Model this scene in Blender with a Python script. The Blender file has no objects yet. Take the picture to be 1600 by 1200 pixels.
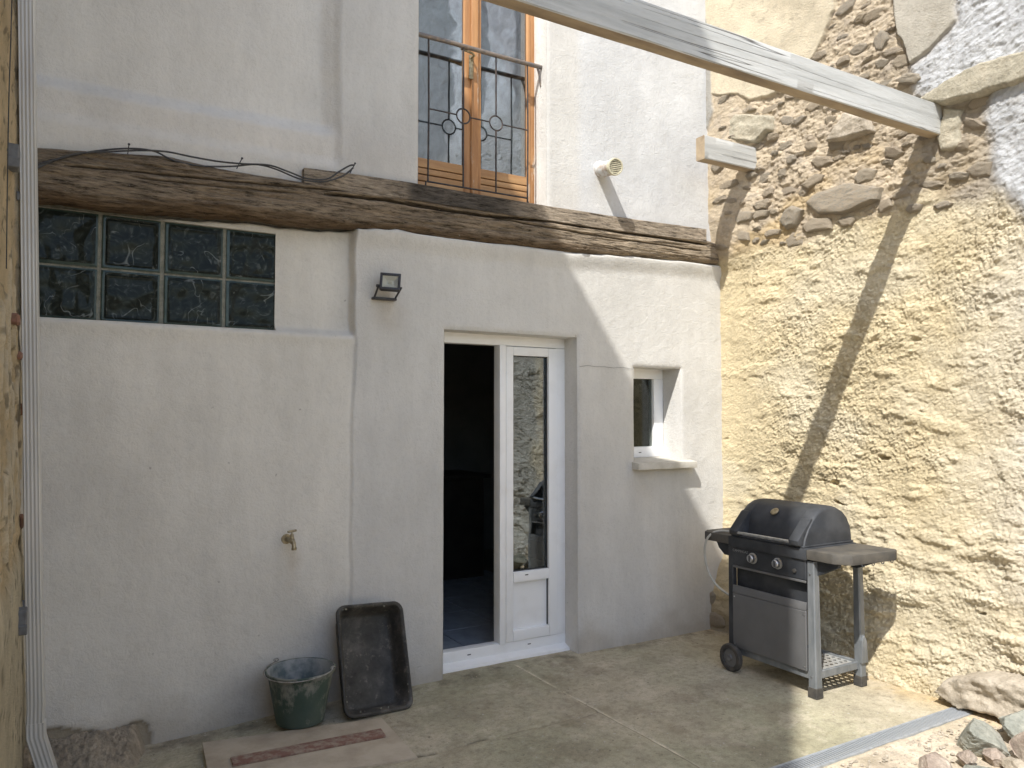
import bpy, bmesh, math, random
import numpy as np
from mathutils import Vector, Matrix

S = bpy.context.scene
# ------------------------------------------------------------------ camera, sky, sun, exposure
CAM_H = 1.60
PITCH = math.atan(50 / 1200.0)
YAW = math.atan(702 / 1200.0)
cd = bpy.data.cameras.new('camera'); cam = bpy.data.objects.new('camera', cd)
S.collection.objects.link(cam); S.camera = cam
cd.sensor_fit = 'HORIZONTAL'; cd.sensor_width = 36.0; cd.lens = 36.0 * 1200 / 1600
cd.clip_start = 0.02; cd.clip_end = 500
cam.location = (0, 0, CAM_H)
cam.rotation_euler = (math.pi / 2 + PITCH, 0, -YAW)

SUN = Vector((0.672, 0.462, -1.0)).normalized()
elev = math.asin(-SUN.z); azim = math.atan2(-SUN.x, -SUN.y)      # direction towards the sun
w = bpy.data.worlds.new('World'); S.world = w; w.use_nodes = True
nt = w.node_tree; bg = nt.nodes['Background']
sky = nt.nodes.new('ShaderNodeTexSky'); sky.sky_type = 'NISHITA'; sky.sun_disc = False
sky.sun_elevation = elev; sky.sun_rotation = azim
nt.links.new(sky.outputs[0], bg.inputs[0]); bg.inputs[1].default_value = 0.15
sd = bpy.data.lights.new('sun', 'SUN'); sd.energy = 3.1; sd.angle = math.radians(0.6); sd.color = (1.0, 0.975, 0.93)
sun = bpy.data.objects.new('sun', sd); S.collection.objects.link(sun)
sun.rotation_euler = SUN.to_track_quat('-Z', 'Y').to_euler(); sun.location = (-4, -3, 9)
S.view_settings.view_transform = 'Standard'; S.view_settings.look = 'None'
S.view_settings.gamma = 1.0; S.view_settings.use_curve_mapping = False
S.view_settings.exposure = 0.98

rnd = random.Random(7)
FY = 4.295      # plane of the rendered facade
XW = 4.37       # plane of the stone wall on the right
XL = -0.20      # plane of the neighbour's wall on the left

# ------------------------------------------------------------------ measuring helper: a sight line meets a real plane
_f = np.array([math.sin(YAW) * math.cos(PITCH), math.cos(YAW) * math.cos(PITCH), math.sin(PITCH)])
_r = np.array([math.cos(YAW), -math.sin(YAW), 0.0]); _u = np.cross(_r, _f)
def at(px, py, ax, v):
    d = _f + _r * (px - 800) / 1200.0 - _u * (py - 600) / 1200.0
    c = np.array([0, 0, CAM_H]); t = (v - c[ax]) / d[ax]
    return c + d * t

# ------------------------------------------------------------------ noise
def _hash(ix, iy, seed):
    h = (ix.astype(np.int64) * 374761393 + iy.astype(np.int64) * 668265263 + seed * 1442695041) & 0xffffffff
    h = ((h ^ (h >> 13)) * 1274126177) & 0xffffffff
    h = ((h ^ (h >> 16)) * 2246822519) & 0xffffffff
    return ((h ^ (h >> 15)) & 0xffffff) / float(0x1000000)
def perlin(x, y, seed=0):
    x = np.asarray(x, float); y = np.asarray(y, float)
    x0 = np.floor(x); y0 = np.floor(y); fx = x - x0; fy = y - y0
    u = fx * fx * fx * (fx * (fx * 6 - 15) + 10); v = fy * fy * fy * (fy * (fy * 6 - 15) + 10)
    def g(ix, iy, dx, dy):
        a = _hash(ix, iy, seed) * 2 * math.pi
        return np.cos(a) * dx + np.sin(a) * dy
    n00 = g(x0, y0, fx, fy); n10 = g(x0 + 1, y0, fx - 1, fy)
    n01 = g(x0, y0 + 1, fx, fy - 1); n11 = g(x0 + 1, y0 + 1, fx - 1, fy - 1)
    return ((n00 * (1 - u) + n10 * u) * (1 - v) + (n01 * (1 - u) + n11 * u) * v) * 1.5
def fbm(x, y, seed=0, o=4, gain=0.5):
    s = 0; a = 1; t = 0
    for i in range(o):
        s = s + a * perlin(x, y, seed + i * 17); t += a; a *= gain; x = x * 2.03 + 5.1; y = y * 2.03 + 1.7
    return s / t
def ridged(x, y, seed=0, o=3):
    s = 0; a = 1; t = 0
    for i in range(o):
        s = s + a * (1 - np.abs(perlin(x, y, seed + i * 13)) * 2); t += a; a *= 0.5; x = x * 2.1 + 3.3; y = y * 2.1 + 7.7
    return s / t
def worley(x, y, seed=0):
    x = np.asarray(x, float); y = np.asarray(y, float)
    ix = np.floor(x); iy = np.floor(y); d1 = np.full(x.shape, 9.0); d2 = np.full(x.shape, 9.0); cid = np.zeros(x.shape)
    for i in (-1, 0, 1):
        for j in (-1, 0, 1):
            cx = ix + i; cy = iy + j
            px = cx + _hash(cx, cy, seed); py = cy + _hash(cx, cy, seed + 99)
            d = np.hypot(px - x, py - y)
            m = d < d1
            d2 = np.where(m, d1, np.minimum(d2, d)); cid = np.where(m, _hash(cx, cy, seed + 5), cid); d1 = np.where(m, d, d1)
    return d1, d2, cid
def sm(a, b, x):
    t = np.clip((np.asarray(x, float) - a) / (b - a), 0, 1); return t * t * (3 - 2 * t)
def inpoly(u, v, poly):
    r = np.zeros(u.shape, bool); n = len(poly)
    for i in range(n):
        x1, y1 = poly[i]; x2, y2 = poly[(i + 1) % n]
        if y1 == y2: continue
        c = ((y1 > v) != (y2 > v)) & (u < (x2 - x1) * (v - y1) / (y2 - y1) + x1)
        r ^= c
    return r
def dpoly(u, v, poly):     # signed distance, positive inside
    d = np.full(u.shape, 1e9); n = len(poly)
    for i in range(n):
        x1, y1 = poly[i]; x2, y2 = poly[(i + 1) % n]
        ex, ey = x2 - x1, y2 - y1; L = ex * ex + ey * ey + 1e-12
        t = np.clip(((u - x1) * ex + (v - y1) * ey) / L, 0, 1)
        d = np.minimum(d, np.hypot(u - x1 - t * ex, v - y1 - t * ey))
    return np.where(inpoly(u, v, poly), d, -d)
def axis_coords(keys, steps):
    out = []
    for a, b, s in zip(keys[:-1], keys[1:], steps):
        n = max(1, int(round((b - a) / s))); out.append(np.linspace(a, b, n, endpoint=False))
    return np.concatenate(out + [[keys[-1]]])

# ------------------------------------------------------------------ object helpers
WLOC = {}
def tag(o, label=None, cat=None, group=None, kind=None):
    if label: o['label'] = label
    if cat: o['category'] = cat
    if group: o['group'] = group
    if kind: o['kind'] = kind
    return o
def thing(name, loc, label, cat, group=None):
    o = bpy.data.objects.new(name, None); S.collection.objects.link(o); o.location = loc
    o.empty_display_size = 0.1; WLOC[o.name] = Vector(loc)
    return tag(o, label, cat, group)
def link(name, me, parent=None, loc=None):
    """me is in world coordinates; move it to be relative to its parent's place"""
    o = bpy.data.objects.new(name, me); S.collection.objects.link(o)
    base = WLOC.get(parent.name, Vector((0, 0, 0))) if parent else Vector((0, 0, 0))
    if loc is None and not parent:
        pass
    if parent:
        o.parent = parent
        me.transform(Matrix.Translation(-base))
    WLOC[o.name] = base
    return o
def shade(me, smooth=True, angle=None):
    if smooth: me.polygons.foreach_set('use_smooth', [True] * len(me.polygons))
    if angle is not None:
        me.set_sharp_from_angle(angle=math.radians(angle))
def from_np(name, verts, faces, mats, parent=None, smooth=True, col=None, angle=None, mi=None):
    me = bpy.data.meshes.new(name)
    verts = np.asarray(verts, np.float32); faces = np.asarray(faces, np.int32); k = faces.shape[1]
    me.vertices.add(len(verts)); me.vertices.foreach_set('co', verts.ravel())
    me.loops.add(len(faces) * k); me.loops.foreach_set('vertex_index', faces.ravel())
    me.polygons.add(len(faces)); me.polygons.foreach_set('loop_start', np.arange(0, len(faces) * k, k, dtype=np.int32))
    me.update(calc_edges=True); me.validate()
    if not isinstance(mats, (list, tuple)): mats = [mats]
    for m in mats: me.materials.append(m)
    if mi is not None: me.polygons.foreach_set('material_index', mi)
    if col is not None:
        a = me.color_attributes.new('Col', 'FLOAT_COLOR', 'POINT')
        a.data.foreach_set('color', np.concatenate([col, np.ones((len(col), 1))], 1).astype(np.float32).ravel())
    if smooth: shade(me, True, angle)
    return link(name, me, parent)
def gridfaces(nu, nv, keep=None):
    i, j = np.meshgrid(np.arange(nu - 1), np.arange(nv - 1), indexing='ij')
    a = i * nv + j
    f = np.stack([a, a + nv, a + nv + 1, a + 1], -1).reshape(-1, 4)
    if keep is not None: f = f[keep.ravel()]
    return f
class MB:
    def __init__(s): s.bm = bmesh.new()
    def _merge(s, b):
        me = bpy.data.meshes.new('tmp'); b.to_mesh(me); b.free(); s.bm.from_mesh(me); bpy.data.meshes.remove(me)
    def box(s, x0, x1, y0, y1, z0, z1, bev=0.0, seg=1, M=None, noise=0):
        b = bmesh.new(); bmesh.ops.create_cube(b, size=1)
        for v in b.verts: v.co = Vector(((x0 + x1) / 2 + v.co.x * (x1 - x0), (y0 + y1) / 2 + v.co.y * (y1 - y0), (z0 + z1) / 2 + v.co.z * (z1 - z0)))
        if bev: bmesh.ops.bevel(b, geom=b.edges[:], offset=bev, segments=seg, profile=0.6, affect='EDGES')
        if M is not None: bmesh.ops.transform(b, matrix=M, verts=b.verts[:])
        s._merge(b); return s
    def prism(s, pts, h0, h1, ax='z', bev=0.0, M=None):
        """polygon pts extruded along an axis between h0 and h1"""
        b = bmesh.new()
        def P(p, h): return {'z': (p[0], p[1], h), 'y': (p[0], h, p[1]), 'x': (h, p[0], p[1])}[ax]
        lo = [b.verts.new(P(p, h0)) for p in pts]; hi = [b.verts.new(P(p, h1)) for p in pts]
        n = len(pts); b.faces.new(lo); b.faces.new(hi[::-1])
        for i in range(n): b.faces.new([lo[i], hi[i], hi[(i + 1) % n], lo[(i + 1) % n]][::1])
        bmesh.ops.recalc_face_normals(b, faces=b.faces[:])
        if bev: bmesh.ops.bevel(b, geom=b.edges[:], offset=bev, segments=2, profile=0.6, affect='EDGES')
        if M is not None: bmesh.ops.transform(b, matrix=M, verts=b.verts[:])
        s._merge(b); return s
    def tube(s, pts, r, seg=8, closed=False, caps=True):
        pts = [Vector(p) for p in pts]; n = len(pts); b = bmesh.new(); rings = []
        rr = r if isinstance(r, (list, tuple)) else [r] * n
        ref = Vector((0, 0, 1)); t0 = (pts[1] - pts[0]).normalized()
        if abs(t0.z) > 0.9: ref = Vector((1, 0, 0))
        nrm = (ref - t0 * ref.dot(t0)).normalized()
        for i in range(n):
            if closed: t = (pts[(i + 1) % n] - pts[i - 1]).normalized()
            else: t = (pts[min(i + 1, n - 1)] - pts[max(i - 1, 0)]).normalized()
            nrm = (nrm - t * nrm.dot(t)).normalized(); bi = t.cross(nrm)
            rings.append([b.verts.new(pts[i] + (nrm * math.cos(a) + bi * math.sin(a)) * rr[i]) for a in [2 * math.pi * k / seg for k in range(seg)]])
        for i in range(n if closed else n - 1):
            A = rings[i]; B = rings[(i + 1) % n]
            for k in range(seg): b.faces.new([A[k], A[(k + 1) % seg], B[(k + 1) % seg], B[k]])
        if caps and not closed: b.faces.new(rings[0][::-1]); b.faces.new(rings[-1])
        bmesh.ops.recalc_face_normals(b, faces=b.faces[:]); s._merge(b); return s
    def lathe(s, prof, seg=32, M=None):
        """prof: (r, z) list round the z axis"""
        b = bmesh.new(); rings = []
        for r, z in prof:
            if r < 1e-6: rings.append([b.verts.new((0, 0, z))])
            else: rings.append([b.verts.new((r * math.cos(2 * math.pi * k / seg), r * math.sin(2 * math.pi * k / seg), z)) for k in range(seg)])
        for A, B in zip(rings[:-1], rings[1:]):
            for k in range(seg):
                a0, a1 = A[k % len(A)], A[(k + 1) % len(A)]; b0, b1 = B[k % len(B)], B[(k + 1) % len(B)]
                vs = []
                for v in (a0, a1, b1, b0):
                    if v not in vs: vs.append(v)
                if len(vs) > 2: b.faces.new(vs)
        bmesh.ops.recalc_face_normals(b, faces=b.faces[:])
        if M is not None: bmesh.ops.transform(b, matrix=M, verts=b.verts[:])
        s._merge(b); return s
    def loft(s, loops, cap0=True, cap1=True):
        b = bmesh.new(); R = [[b.verts.new(p) for p in L] for L in loops]; n = len(R[0])
        for A, B in zip(R[:-1], R[1:]):
            for k in range(n): b.faces.new([A[k], A[(k + 1) % n], B[(k + 1) % n], B[k]])
        if cap0: b.faces.new(R[0][::-1])
        if cap1: b.faces.new(R[-1])
        bmesh.ops.recalc_face_normals(b, faces=b.faces[:]); s._merge(b); return s
    def build(s, name, m, parent=None, smooth=True, angle=35):
        me = bpy.data.meshes.new(name); s.bm.to_mesh(me); s.bm.free()
        for q in (m if isinstance(m, (list, tuple)) else [m]): me.materials.append(q)
        shade(me, smooth, angle if smooth else None)
        return link(name, me, parent)

# ------------------------------------------------------------------ materials
class NT:
    def __init__(s, name):
        s.m = bpy.data.materials.new(name); s.m.use_nodes = True; s.t = s.m.node_tree; s.b = s.t.nodes['Principled BSDF']
        s.tc = s.t.nodes.new('ShaderNodeTexCoord')
    def n(s, typ, **kw):
        x = s.t.nodes.new(typ)
        for k, v in kw.items(): setattr(x, k, v)
        return x
    def l(s, a, b): s.t.links.new(a, b)
    def vec(s, scale=(1, 1, 1), rot=(0, 0, 0)):
        mp = s.n('ShaderNodeMapping'); mp.inputs['Scale'].default_value = scale; mp.inputs['Rotation'].default_value = rot
        s.l(s.tc.outputs['Object'], mp.inputs[0]); return mp.outputs[0]
    def noise(s, scale, detail=4, rough=0.55, st=(1, 1, 1), rot=(0, 0, 0), dist=0.0):
        x = s.n('ShaderNodeTexNoise'); x.inputs['Scale'].default_value = scale; x.inputs['Detail'].default_value = detail
        x.inputs['Roughness'].default_value = rough; x.inputs['Distortion'].default_value = dist
        s.l(s.vec(st, rot), x.inputs['Vector']); return x.outputs[0]
    def ramp(s, f, stops):
        r = s.n('ShaderNodeValToRGB'); e = r.color_ramp.elements
        while len(e) < len(stops): e.new(0.5)
        for q, (p, c) in zip(e, stops): q.position = p; q.color = (c, c, c, 1) if isinstance(c, (int, float)) else (*c, 1)
        s.l(f, r.inputs[0]); return r.outputs[0]
    def mix(s, f, a, b, mode='MIX'):
        x = s.n('ShaderNodeMix', data_type='RGBA', blend_type=mode)
        for sock, v in ((x.inputs[0], f), (x.inputs[6], a), (x.inputs[7], b)):
            if isinstance(v, (int, float)): sock.default_value = v if sock == x.inputs[0] else (v, v, v, 1)
            elif isinstance(v, tuple): sock.default_value = (*v, 1)
            else: s.l(v, sock)
        return x.outputs[2]
    def math(s, op, a, b=0.0):
        x = s.n('ShaderNodeMath', operation=op)
        for k, v in ((0, a), (1, b)):
            if isinstance(v, (int, float)): x.inputs[k].default_value = v
            else: s.l(v, x.inputs[k])
        return x.outputs[0]
    def bumps(s, lst):
        prev = None
        for h, d in lst:
            x = s.n('ShaderNodeBump'); x.inputs['Strength'].default_value = 1.0; x.inputs['Distance'].default_value = d
            s.l(h, x.inputs['Height'])
            if prev is not None: s.l(prev, x.inputs['Normal'])
            prev = x.outputs[0]
        s.l(prev, s.b.inputs['Normal'])
    def out(s, col=None, rough=0.8, metal=0.0, spec=0.5):
        if col is not None:
            if isinstance(col, tuple): s.b.inputs['Base Color'].default_value = (*col, 1)
            else: s.l(col, s.b.inputs['Base Color'])
        if isinstance(rough, (int, float)): s.b.inputs['Roughness'].default_value = rough
        else: s.l(rough, s.b.inputs['Roughness'])
        s.b.inputs['Metallic'].default_value = metal; s.b.inputs['Specular IOR Level'].default_value = spec
        return s.m

def simple(name, c1, c2=None, sc=20, rough=0.6, metal=0.0, bump=0.0, bsc=None, spec=0.5, st=(1, 1, 1), lo=0.4, hi=0.65, rvar=0.0):
    k = NT(name); c2 = c2 or tuple(v * 0.7 for v in c1)
    f = k.ramp(k.noise(sc, 6, 0.6, st), [(lo, 0.0), (hi, 1.0)])
    col = k.mix(f, c1, c2)
    if bump: k.bumps([(k.noise(bsc or sc * 4, 4, 0.6, st), bump)])
    r = rough
    if rvar: r = k.math('MULTIPLY_ADD', k.noise(sc * 1.7, 4), rvar); r.node.inputs[2].default_value = rough
    return k.out(col, r, metal, spec)

def m_plaster():
    k = NT('plaster_white')
    a = k.n('ShaderNodeAttribute', attribute_name='Col')
    big = k.ramp(k.noise(1.3, 5, 0.6), [(0.35, 0.90), (0.65, 1.04)])
    streak = k.ramp(k.noise(5, 6, 0.7, (1, 1, 0.22)), [(0.3, 0.92), (0.6, 1.03)])
    dust = k.ramp(k.noise(40, 6, 0.78), [(0.30, 0.90), (0.5, 1.0)])
    c = k.mix(1.0, a.outputs['Color'], big, 'MULTIPLY'); c = k.mix(1.0, c, streak, 'MULTIPLY'); c = k.mix(1.0, c, dust, 'MULTIPLY')
    # a few small pits and specks
    sp = k.ramp(k.noise(24, 2, 0.5), [(0.775, 0.0), (0.79, 1.0)])
    c = k.mix(k.math('MULTIPLY', sp, 0.5), c, (0.25, 0.22, 0.19))
    k.bumps([(k.noise(4, 4, 0.6), 0.006), (k.noise(19, 7, 0.72, (1, 1, 1), (0, 0.7, 0), 1.4), 0.0042), (k.noise(85, 4, 0.65), 0.0022)])
    return k.out(c, 0.92, 0, 0.25)
def m_rough():
    k = NT('render_rough')
    a = k.n('ShaderNodeAttribute', attribute_name='Col')
    big = k.ramp(k.noise(5, 6, 0.65), [(0.3, 0.88), (0.7, 1.12)])
    fine = k.ramp(k.noise(60, 5, 0.7), [(0.25, 0.86), (0.5, 1.06)])
    c = k.mix(1.0, a.outputs['Color'], big, 'MULTIPLY'); c = k.mix(1.0, c, fine, 'MULTIPLY')
    k.bumps([(k.noise(62, 6, 0.72, (1, 0.8, 1.3), (0.6, 0, 0)), 0.014), (k.noise(150, 4, 0.7), 0.007)])
    return k.out(c, 0.95, 0, 0.2)
def m_ground():
    k = NT('concrete_floor')
    a = k.n('ShaderNodeAttribute', attribute_name='Col')
    big = k.ramp(k.noise(2.2, 7, 0.7), [(0.34, 0.80), (0.62, 1.08)])
    mid = k.ramp(k.noise(24, 7, 0.78), [(0.32, 0.74), (0.5, 1.0), (0.64, 1.10)])
    fine = k.ramp(k.noise(140, 4, 0.7), [(0.3, 0.80), (0.6, 1.06)])
    moss = k.ramp(k.noise(1.7, 5, 0.6, rot=(0, 0, 1)), [(0.5, 0.0), (0.68, 1.0)])
    c = k.mix(1.0, a.outputs['Color'], big, 'MULTIPLY'); c = k.mix(1.0, c, mid, 'MULTIPLY'); c = k.mix(1.0, c, fine, 'MULTIPLY')
    c = k.mix(k.math('MULTIPLY', moss, 0.22), c, (0.27, 0.24, 0.13))
    sp = k.ramp(k.noise(38, 2, 0.5), [(0.70, 0.0), (0.73, 1.0)]); c = k.mix(k.math('MULTIPLY', sp, 0.6), c, (0.55, 0.53, 0.48))
    sp2 = k.ramp(k.noise(30, 3, 0.6, rot=(0, 0, 2)), [(0.66, 0.0), (0.70, 1.0)]); c = k.mix(k.math('MULTIPLY', sp2, 0.55), c, (0.08, 0.07, 0.055))
    k.bumps([(k.noise(14, 7, 0.72), 0.008), (k.noise(80, 5, 0.7), 0.004)])
    return k.out(c, 0.93, 0, 0.2)
def m_oldwood():
    k = NT('old_timber')
    a = k.n('ShaderNodeAttribute', attribute_name='Col')
    fib = k.ramp(k.noise(64, 9, 0.8, (0.13, 1, 1), dist=0.25), [(0.38, 0.16), (0.46, 0.80), (0.60, 1.45)])
    blot = k.ramp(k.noise(4, 5, 0.6, (0.5, 1, 1)), [(0.35, 0.75), (0.65, 1.2)])
    c = k.mix(1.0, a.outputs['Color'], fib, 'MULTIPLY'); c = k.mix(1.0, c, blot, 'MULTIPLY')
    lich = k.ramp(k.noise(48, 3, 0.5), [(0.70, 0.0), (0.74, 1.0)]); c = k.mix(k.math('MULTIPLY', lich, 0.5), c, (0.40, 0.38, 0.33))
    k.bumps([(k.noise(20, 9, 0.8, (0.16, 1, 1.8), dist=0.3), 0.022), (k.noise(64, 9, 0.8, (0.13, 1, 1), dist=0.25), 0.014)])
    return k.out(c, 0.88, 0, 0.25)
def m_paintedwood():
    k = NT('weathered_white_paint')
    g = k.noise(10, 6, 0.6, (0.12, 1, 1.5), dist=0.4)
    c = k.ramp(g, [(0.3, (0.37, 0.37, 0.35)), (0.5, (0.48, 0.48, 0.455)), (0.7, (0.57, 0.565, 0.535))])
    # long drying cracks
    cr = k.n('ShaderNodeTexNoise'); cr.inputs['Scale'].default_value = 3.0; cr.inputs['Detail'].default_value = 1.5; cr.inputs['Distortion'].default_value = 0.0
    k.l(k.vec((0.10, 0.6, 6.0)), cr.inputs['Vector'])
    d = k.math('ABSOLUTE', k.math('SUBTRACT', cr.outputs[0], 0.5))
    line = k.ramp(d, [(0.0, 1.0), (0.005, 0.0)])
    gate = k.ramp(k.noise(2.5, 3), [(0.42, 0.0), (0.52, 1.0)])
    line = k.math('MULTIPLY', line, gate)
    c = k.mix(k.math('MULTIPLY', line, 0.85), c, (0.06, 0.05, 0.045))
    dirt = k.ramp(k.noise(60, 6, 0.75, (0.12, 1, 1)), [(0.52, 0.0), (0.72, 1.0)]); c = k.mix(k.math('MULTIPLY', dirt, 0.45), c, (0.32, 0.30, 0.26))
    inv = k.math('SUBTRACT', 1.0, line)
    k.bumps([(inv, 0.004), (k.noise(60, 6, 0.7, (0.1, 1, 1.0)), 0.003)])
    return k.out(c, 0.75, 0, 0.3)
def glass(name, refl, tint=(0.75, 0.8, 0.78), wav=0.0):
    k = NT(name); k.t.nodes.remove(k.b)
    o = k.t.nodes['Material Output']
    tr = k.n('ShaderNodeBsdfTransparent'); tr.inputs[0].default_value = (*tint, 1)
    gl = k.n('ShaderNodeBsdfGlossy'); gl.inputs['Roughness'].default_value = 0.01; gl.inputs[0].default_value = (0.92, 0.96, 1.0, 1)
    lw = k.n('ShaderNodeFresnel'); lw.inputs[0].default_value = 1.5
    f = k.math('MULTIPLY', lw.outputs[0], refl)
    f = k.math('MINIMUM', f, 1.0)
    mx = k.n('ShaderNodeMixShader'); k.l(f, mx.inputs[0]); k.l(tr.outputs[0], mx.inputs[1]); k.l(gl.outputs[0], mx.inputs[2])
    k.l(mx.outputs[0], o.inputs[0])
    if wav:
        b = k.n('ShaderNodeBump'); b.inputs['Distance'].default_value = wav; b.inputs['Strength'].default_value = 1.0
        k.l(k.noise(3, 2), b.inputs['Height']); k.l(b.outputs[0], gl.inputs['Normal']); 
    return k.m

M_PLASTER = m_plaster(); M_ROUGH = m_rough(); M_GROUND = m_ground(); M_TIMBER = m_oldwood(); M_PAINTWOOD = m_paintedwood()
M_RAWWOOD = simple('raw_wood_underside', (0.42, 0.33, 0.22), (0.25, 0.19, 0.13), 9, 0.85, bump=0.004, bsc=20, st=(0.25, 1, 1))
M_PVC = simple('white_pvc', (0.88, 0.88, 0.865), (0.80, 0.79, 0.765), 6, 0.32, spec=0.5, lo=0.5, hi=0.8)
M_GASKET = simple('rubber_gasket', (0.05, 0.05, 0.05), (0.03, 0.03, 0.03), 20, 0.6)
M_GLASS = glass('pane_glass', 4.2, (0.55, 0.6, 0.58), 0.0012)
M_GLASS_UP = glass('upper_pane_glass', 6.0, (0.5, 0.55, 0.55), 0.003)
M_GLASS_S = glass('small_pane_glass', 0.35, (0.7, 0.72, 0.7))
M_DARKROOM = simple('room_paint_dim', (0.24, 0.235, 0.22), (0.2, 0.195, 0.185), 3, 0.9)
M_TILE = simple('slate_tile', (0.27, 0.30, 0.33), (0.20, 0.22, 0.25), 12, 0.45, bump=0.001)
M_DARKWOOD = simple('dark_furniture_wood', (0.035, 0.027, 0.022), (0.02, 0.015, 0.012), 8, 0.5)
M_OAK = None
def m_oak():
    k = NT('varnished_window_wood')
    g = k.noise(12, 6, 0.6, (1, 1, 0.12))
    c = k.ramp(g, [(0.3, (0.30, 0.14, 0.055)), (0.55, (0.50, 0.26, 0.11)), (0.75, (0.60, 0.34, 0.16))])
    wear = k.ramp(k.noise(22, 6, 0.75, (1, 1, 0.14)), [(0.60, 0.0), (0.66, 1.0)])
    c = k.mix(k.math('MULTIPLY', wear, 0.75), c, (0.66, 0.58, 0.47))
    k.bumps([(g, 0.002)]); return k.out(c, 0.5, 0, 0.4)
def m_oakh():
    k = NT('varnished_wood_board')
    g = k.noise(14, 6, 0.6, (0.12, 1, 1))
    c = k.ramp(g, [(0.3, (0.33, 0.17, 0.07)), (0.55, (0.50, 0.29, 0.13)), (0.75, (0.58, 0.36, 0.18))])
    k.bumps([(g, 0.002)]); return k.out(c, 0.5, 0, 0.4)
M_OAK = m_oak(); M_OAKH = m_oakh()
M_IRON = simple('wrought_iron', (0.045, 0.043, 0.045), (0.10, 0.08, 0.07), 30, 0.55, 0.5, 0.001, 90)
M_RAIL = simple('worn_iron_rail', (0.16, 0.15, 0.145), (0.28, 0.22, 0.17), 25, 0.5, 0.5, 0.001, 90)
M_BRASS = simple('aged_brass', (0.42, 0.36, 0.24), (0.22, 0.18, 0.11), 60, 0.45, 0.8, 0.0006, 200)
M_BLACK = simple('black_plastic', (0.025, 0.024, 0.026), (0.04, 0.038, 0.038), 30, 0.45)
M_CABLE = simple('black_cable', (0.035, 0.035, 0.037), (0.07, 0.068, 0.065), 40, 0.6)
M_CREAM = simple('cream_plastic', (0.66, 0.62, 0.46), (0.5, 0.46, 0.33), 40, 0.5)
M_PIPEPVC = simple('pvc_smeared', (0.62, 0.62, 0.60), (0.42, 0.33, 0.26), 22, 0.6, bump=0.001, lo=0.45, hi=0.62)
M_ZINC = simple('downpipe_metal', (0.60, 0.59, 0.56), (0.50, 0.49, 0.46), 6, 0.42, 0.15, st=(1, 1, 0.2))
M_BRACKET = simple('grey_bracket', (0.16, 0.165, 0.17), (0.1, 0.1, 0.1), 30, 0.6)
M_BLOCKGLASS = None
def m_block():
    k = NT('glass_block_glass')
    c = k.ramp(k.noise(16, 2, 0.5, dist=2.5), [(0.42, (0.016, 0.020, 0.017)), (0.62, (0.030, 0.036, 0.031)), (0.70, (0.07, 0.08, 0.074))])
    k.bumps([(k.noise(4, 1.5, 0.4, (1, 1, 0.7), dist=1.0), 0.02)])
    wv = k.noise(5.5, 2, 0.5, (1, 1, 0.6), dist=1.6); ln = k.ramp(k.math('ABSOLUTE', k.math('SUBTRACT', wv, 0.52)), [(0.0, 1.0), (0.012, 0.0)])
    gt = k.ramp(k.noise(9, 3), [(0.48, 0.0), (0.58, 1.0)]); c = k.mix(k.math('MULTIPLY', k.math('MULTIPLY', ln, gt), 0.8), c, (0.22, 0.24, 0.23))  # paler swirls and thin streaks in the colour imitate refracted highlights
    k.b.inputs['IOR'].default_value = 1.4
    return k.out(c, 0.08, 0, 0.14)
M_BLOCKGLASS = m_block()
M_BLOCKRIM = simple('glass_block_rim', (0.045, 0.068, 0.056), (0.025, 0.042, 0.034), 15, 0.2, spec=0.35)
M_MORTAR = simple('grey_mortar', (0.26, 0.255, 0.21), (0.17, 0.17, 0.135), 30, 0.95, bump=0.004, bsc=80)
def m_stone():
    k = NT('field_stone')
    oi = k.n('ShaderNodeObjectInfo')
    base = k.ramp(oi.outputs['Random'], [(0.0, (0.52, 0.44, 0.33)), (0.2, (0.40, 0.375, 0.33)), (0.4, (0.58, 0.47, 0.33)), (0.6, (0.44, 0.41, 0.35)), (0.8, (0.55, 0.45, 0.33)), (1.0, (0.46, 0.39, 0.31))])
    v = k.ramp(k.noise(14, 7, 0.7), [(0.3, 0.65), (0.65, 1.3)])
    c = k.mix(1.0, base, v, 'MULTIPLY')
    du = k.ramp(k.noise(9, 6, 0.7, rot=(1, 0, 0)), [(0.42, 0.0), (0.52, 1.0)]); c = k.mix(k.math('MULTIPLY', du, 0.85), c, (0.56, 0.47, 0.35))
    k.bumps([(k.noise(20, 7, 0.7, (1, 1, 2)), 0.02), (k.noise(120, 4, 0.7), 0.003)])
    return k.out(c, 0.92, 0, 0.2)
M_STONE = m_stone()
def m_rock(name, a, b, d):
    k = NT(name)
    c = k.ramp(k.noise(7, 7, 0.65), [(0.3, a), (0.5, b), (0.7, d)])
    c = k.mix(1.0, c, k.ramp(k.noise(60, 5, 0.7), [(0.3, 0.8), (0.6, 1.08)]), 'MULTIPLY')
    k.bumps([(k.noise(12, 7, 0.65), 0.02), (k.noise(90, 5, 0.7), 0.004)]); return k.out(c, 0.85, 0, 0.3)
M_ROCKG = m_rock('grey_rock', (0.20, 0.21, 0.18), (0.32, 0.32, 0.27), (0.46, 0.44, 0.37))
M_ROCKR = m_rock('reddish_rock', (0.27, 0.21, 0.17), (0.38, 0.31, 0.25), (0.52, 0.455, 0.37))
M_ROCKP = m_rock('pale_rock', (0.30, 0.255, 0.195), (0.44, 0.38, 0.295), (0.53, 0.465, 0.37))
M_LINTEL = m_rock('lintel_stone_surface', (0.30, 0.27, 0.20), (0.42, 0.38, 0.29), (0.50, 0.44, 0.33))
M_BRICK = simple('old_red_brick', (0.26, 0.13, 0.085), (0.18, 0.11, 0.08), 25, 0.9, bump=0.004)
M_SLATE = simple('floor_slate', (0.3, 0.3, 0.3))

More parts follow.
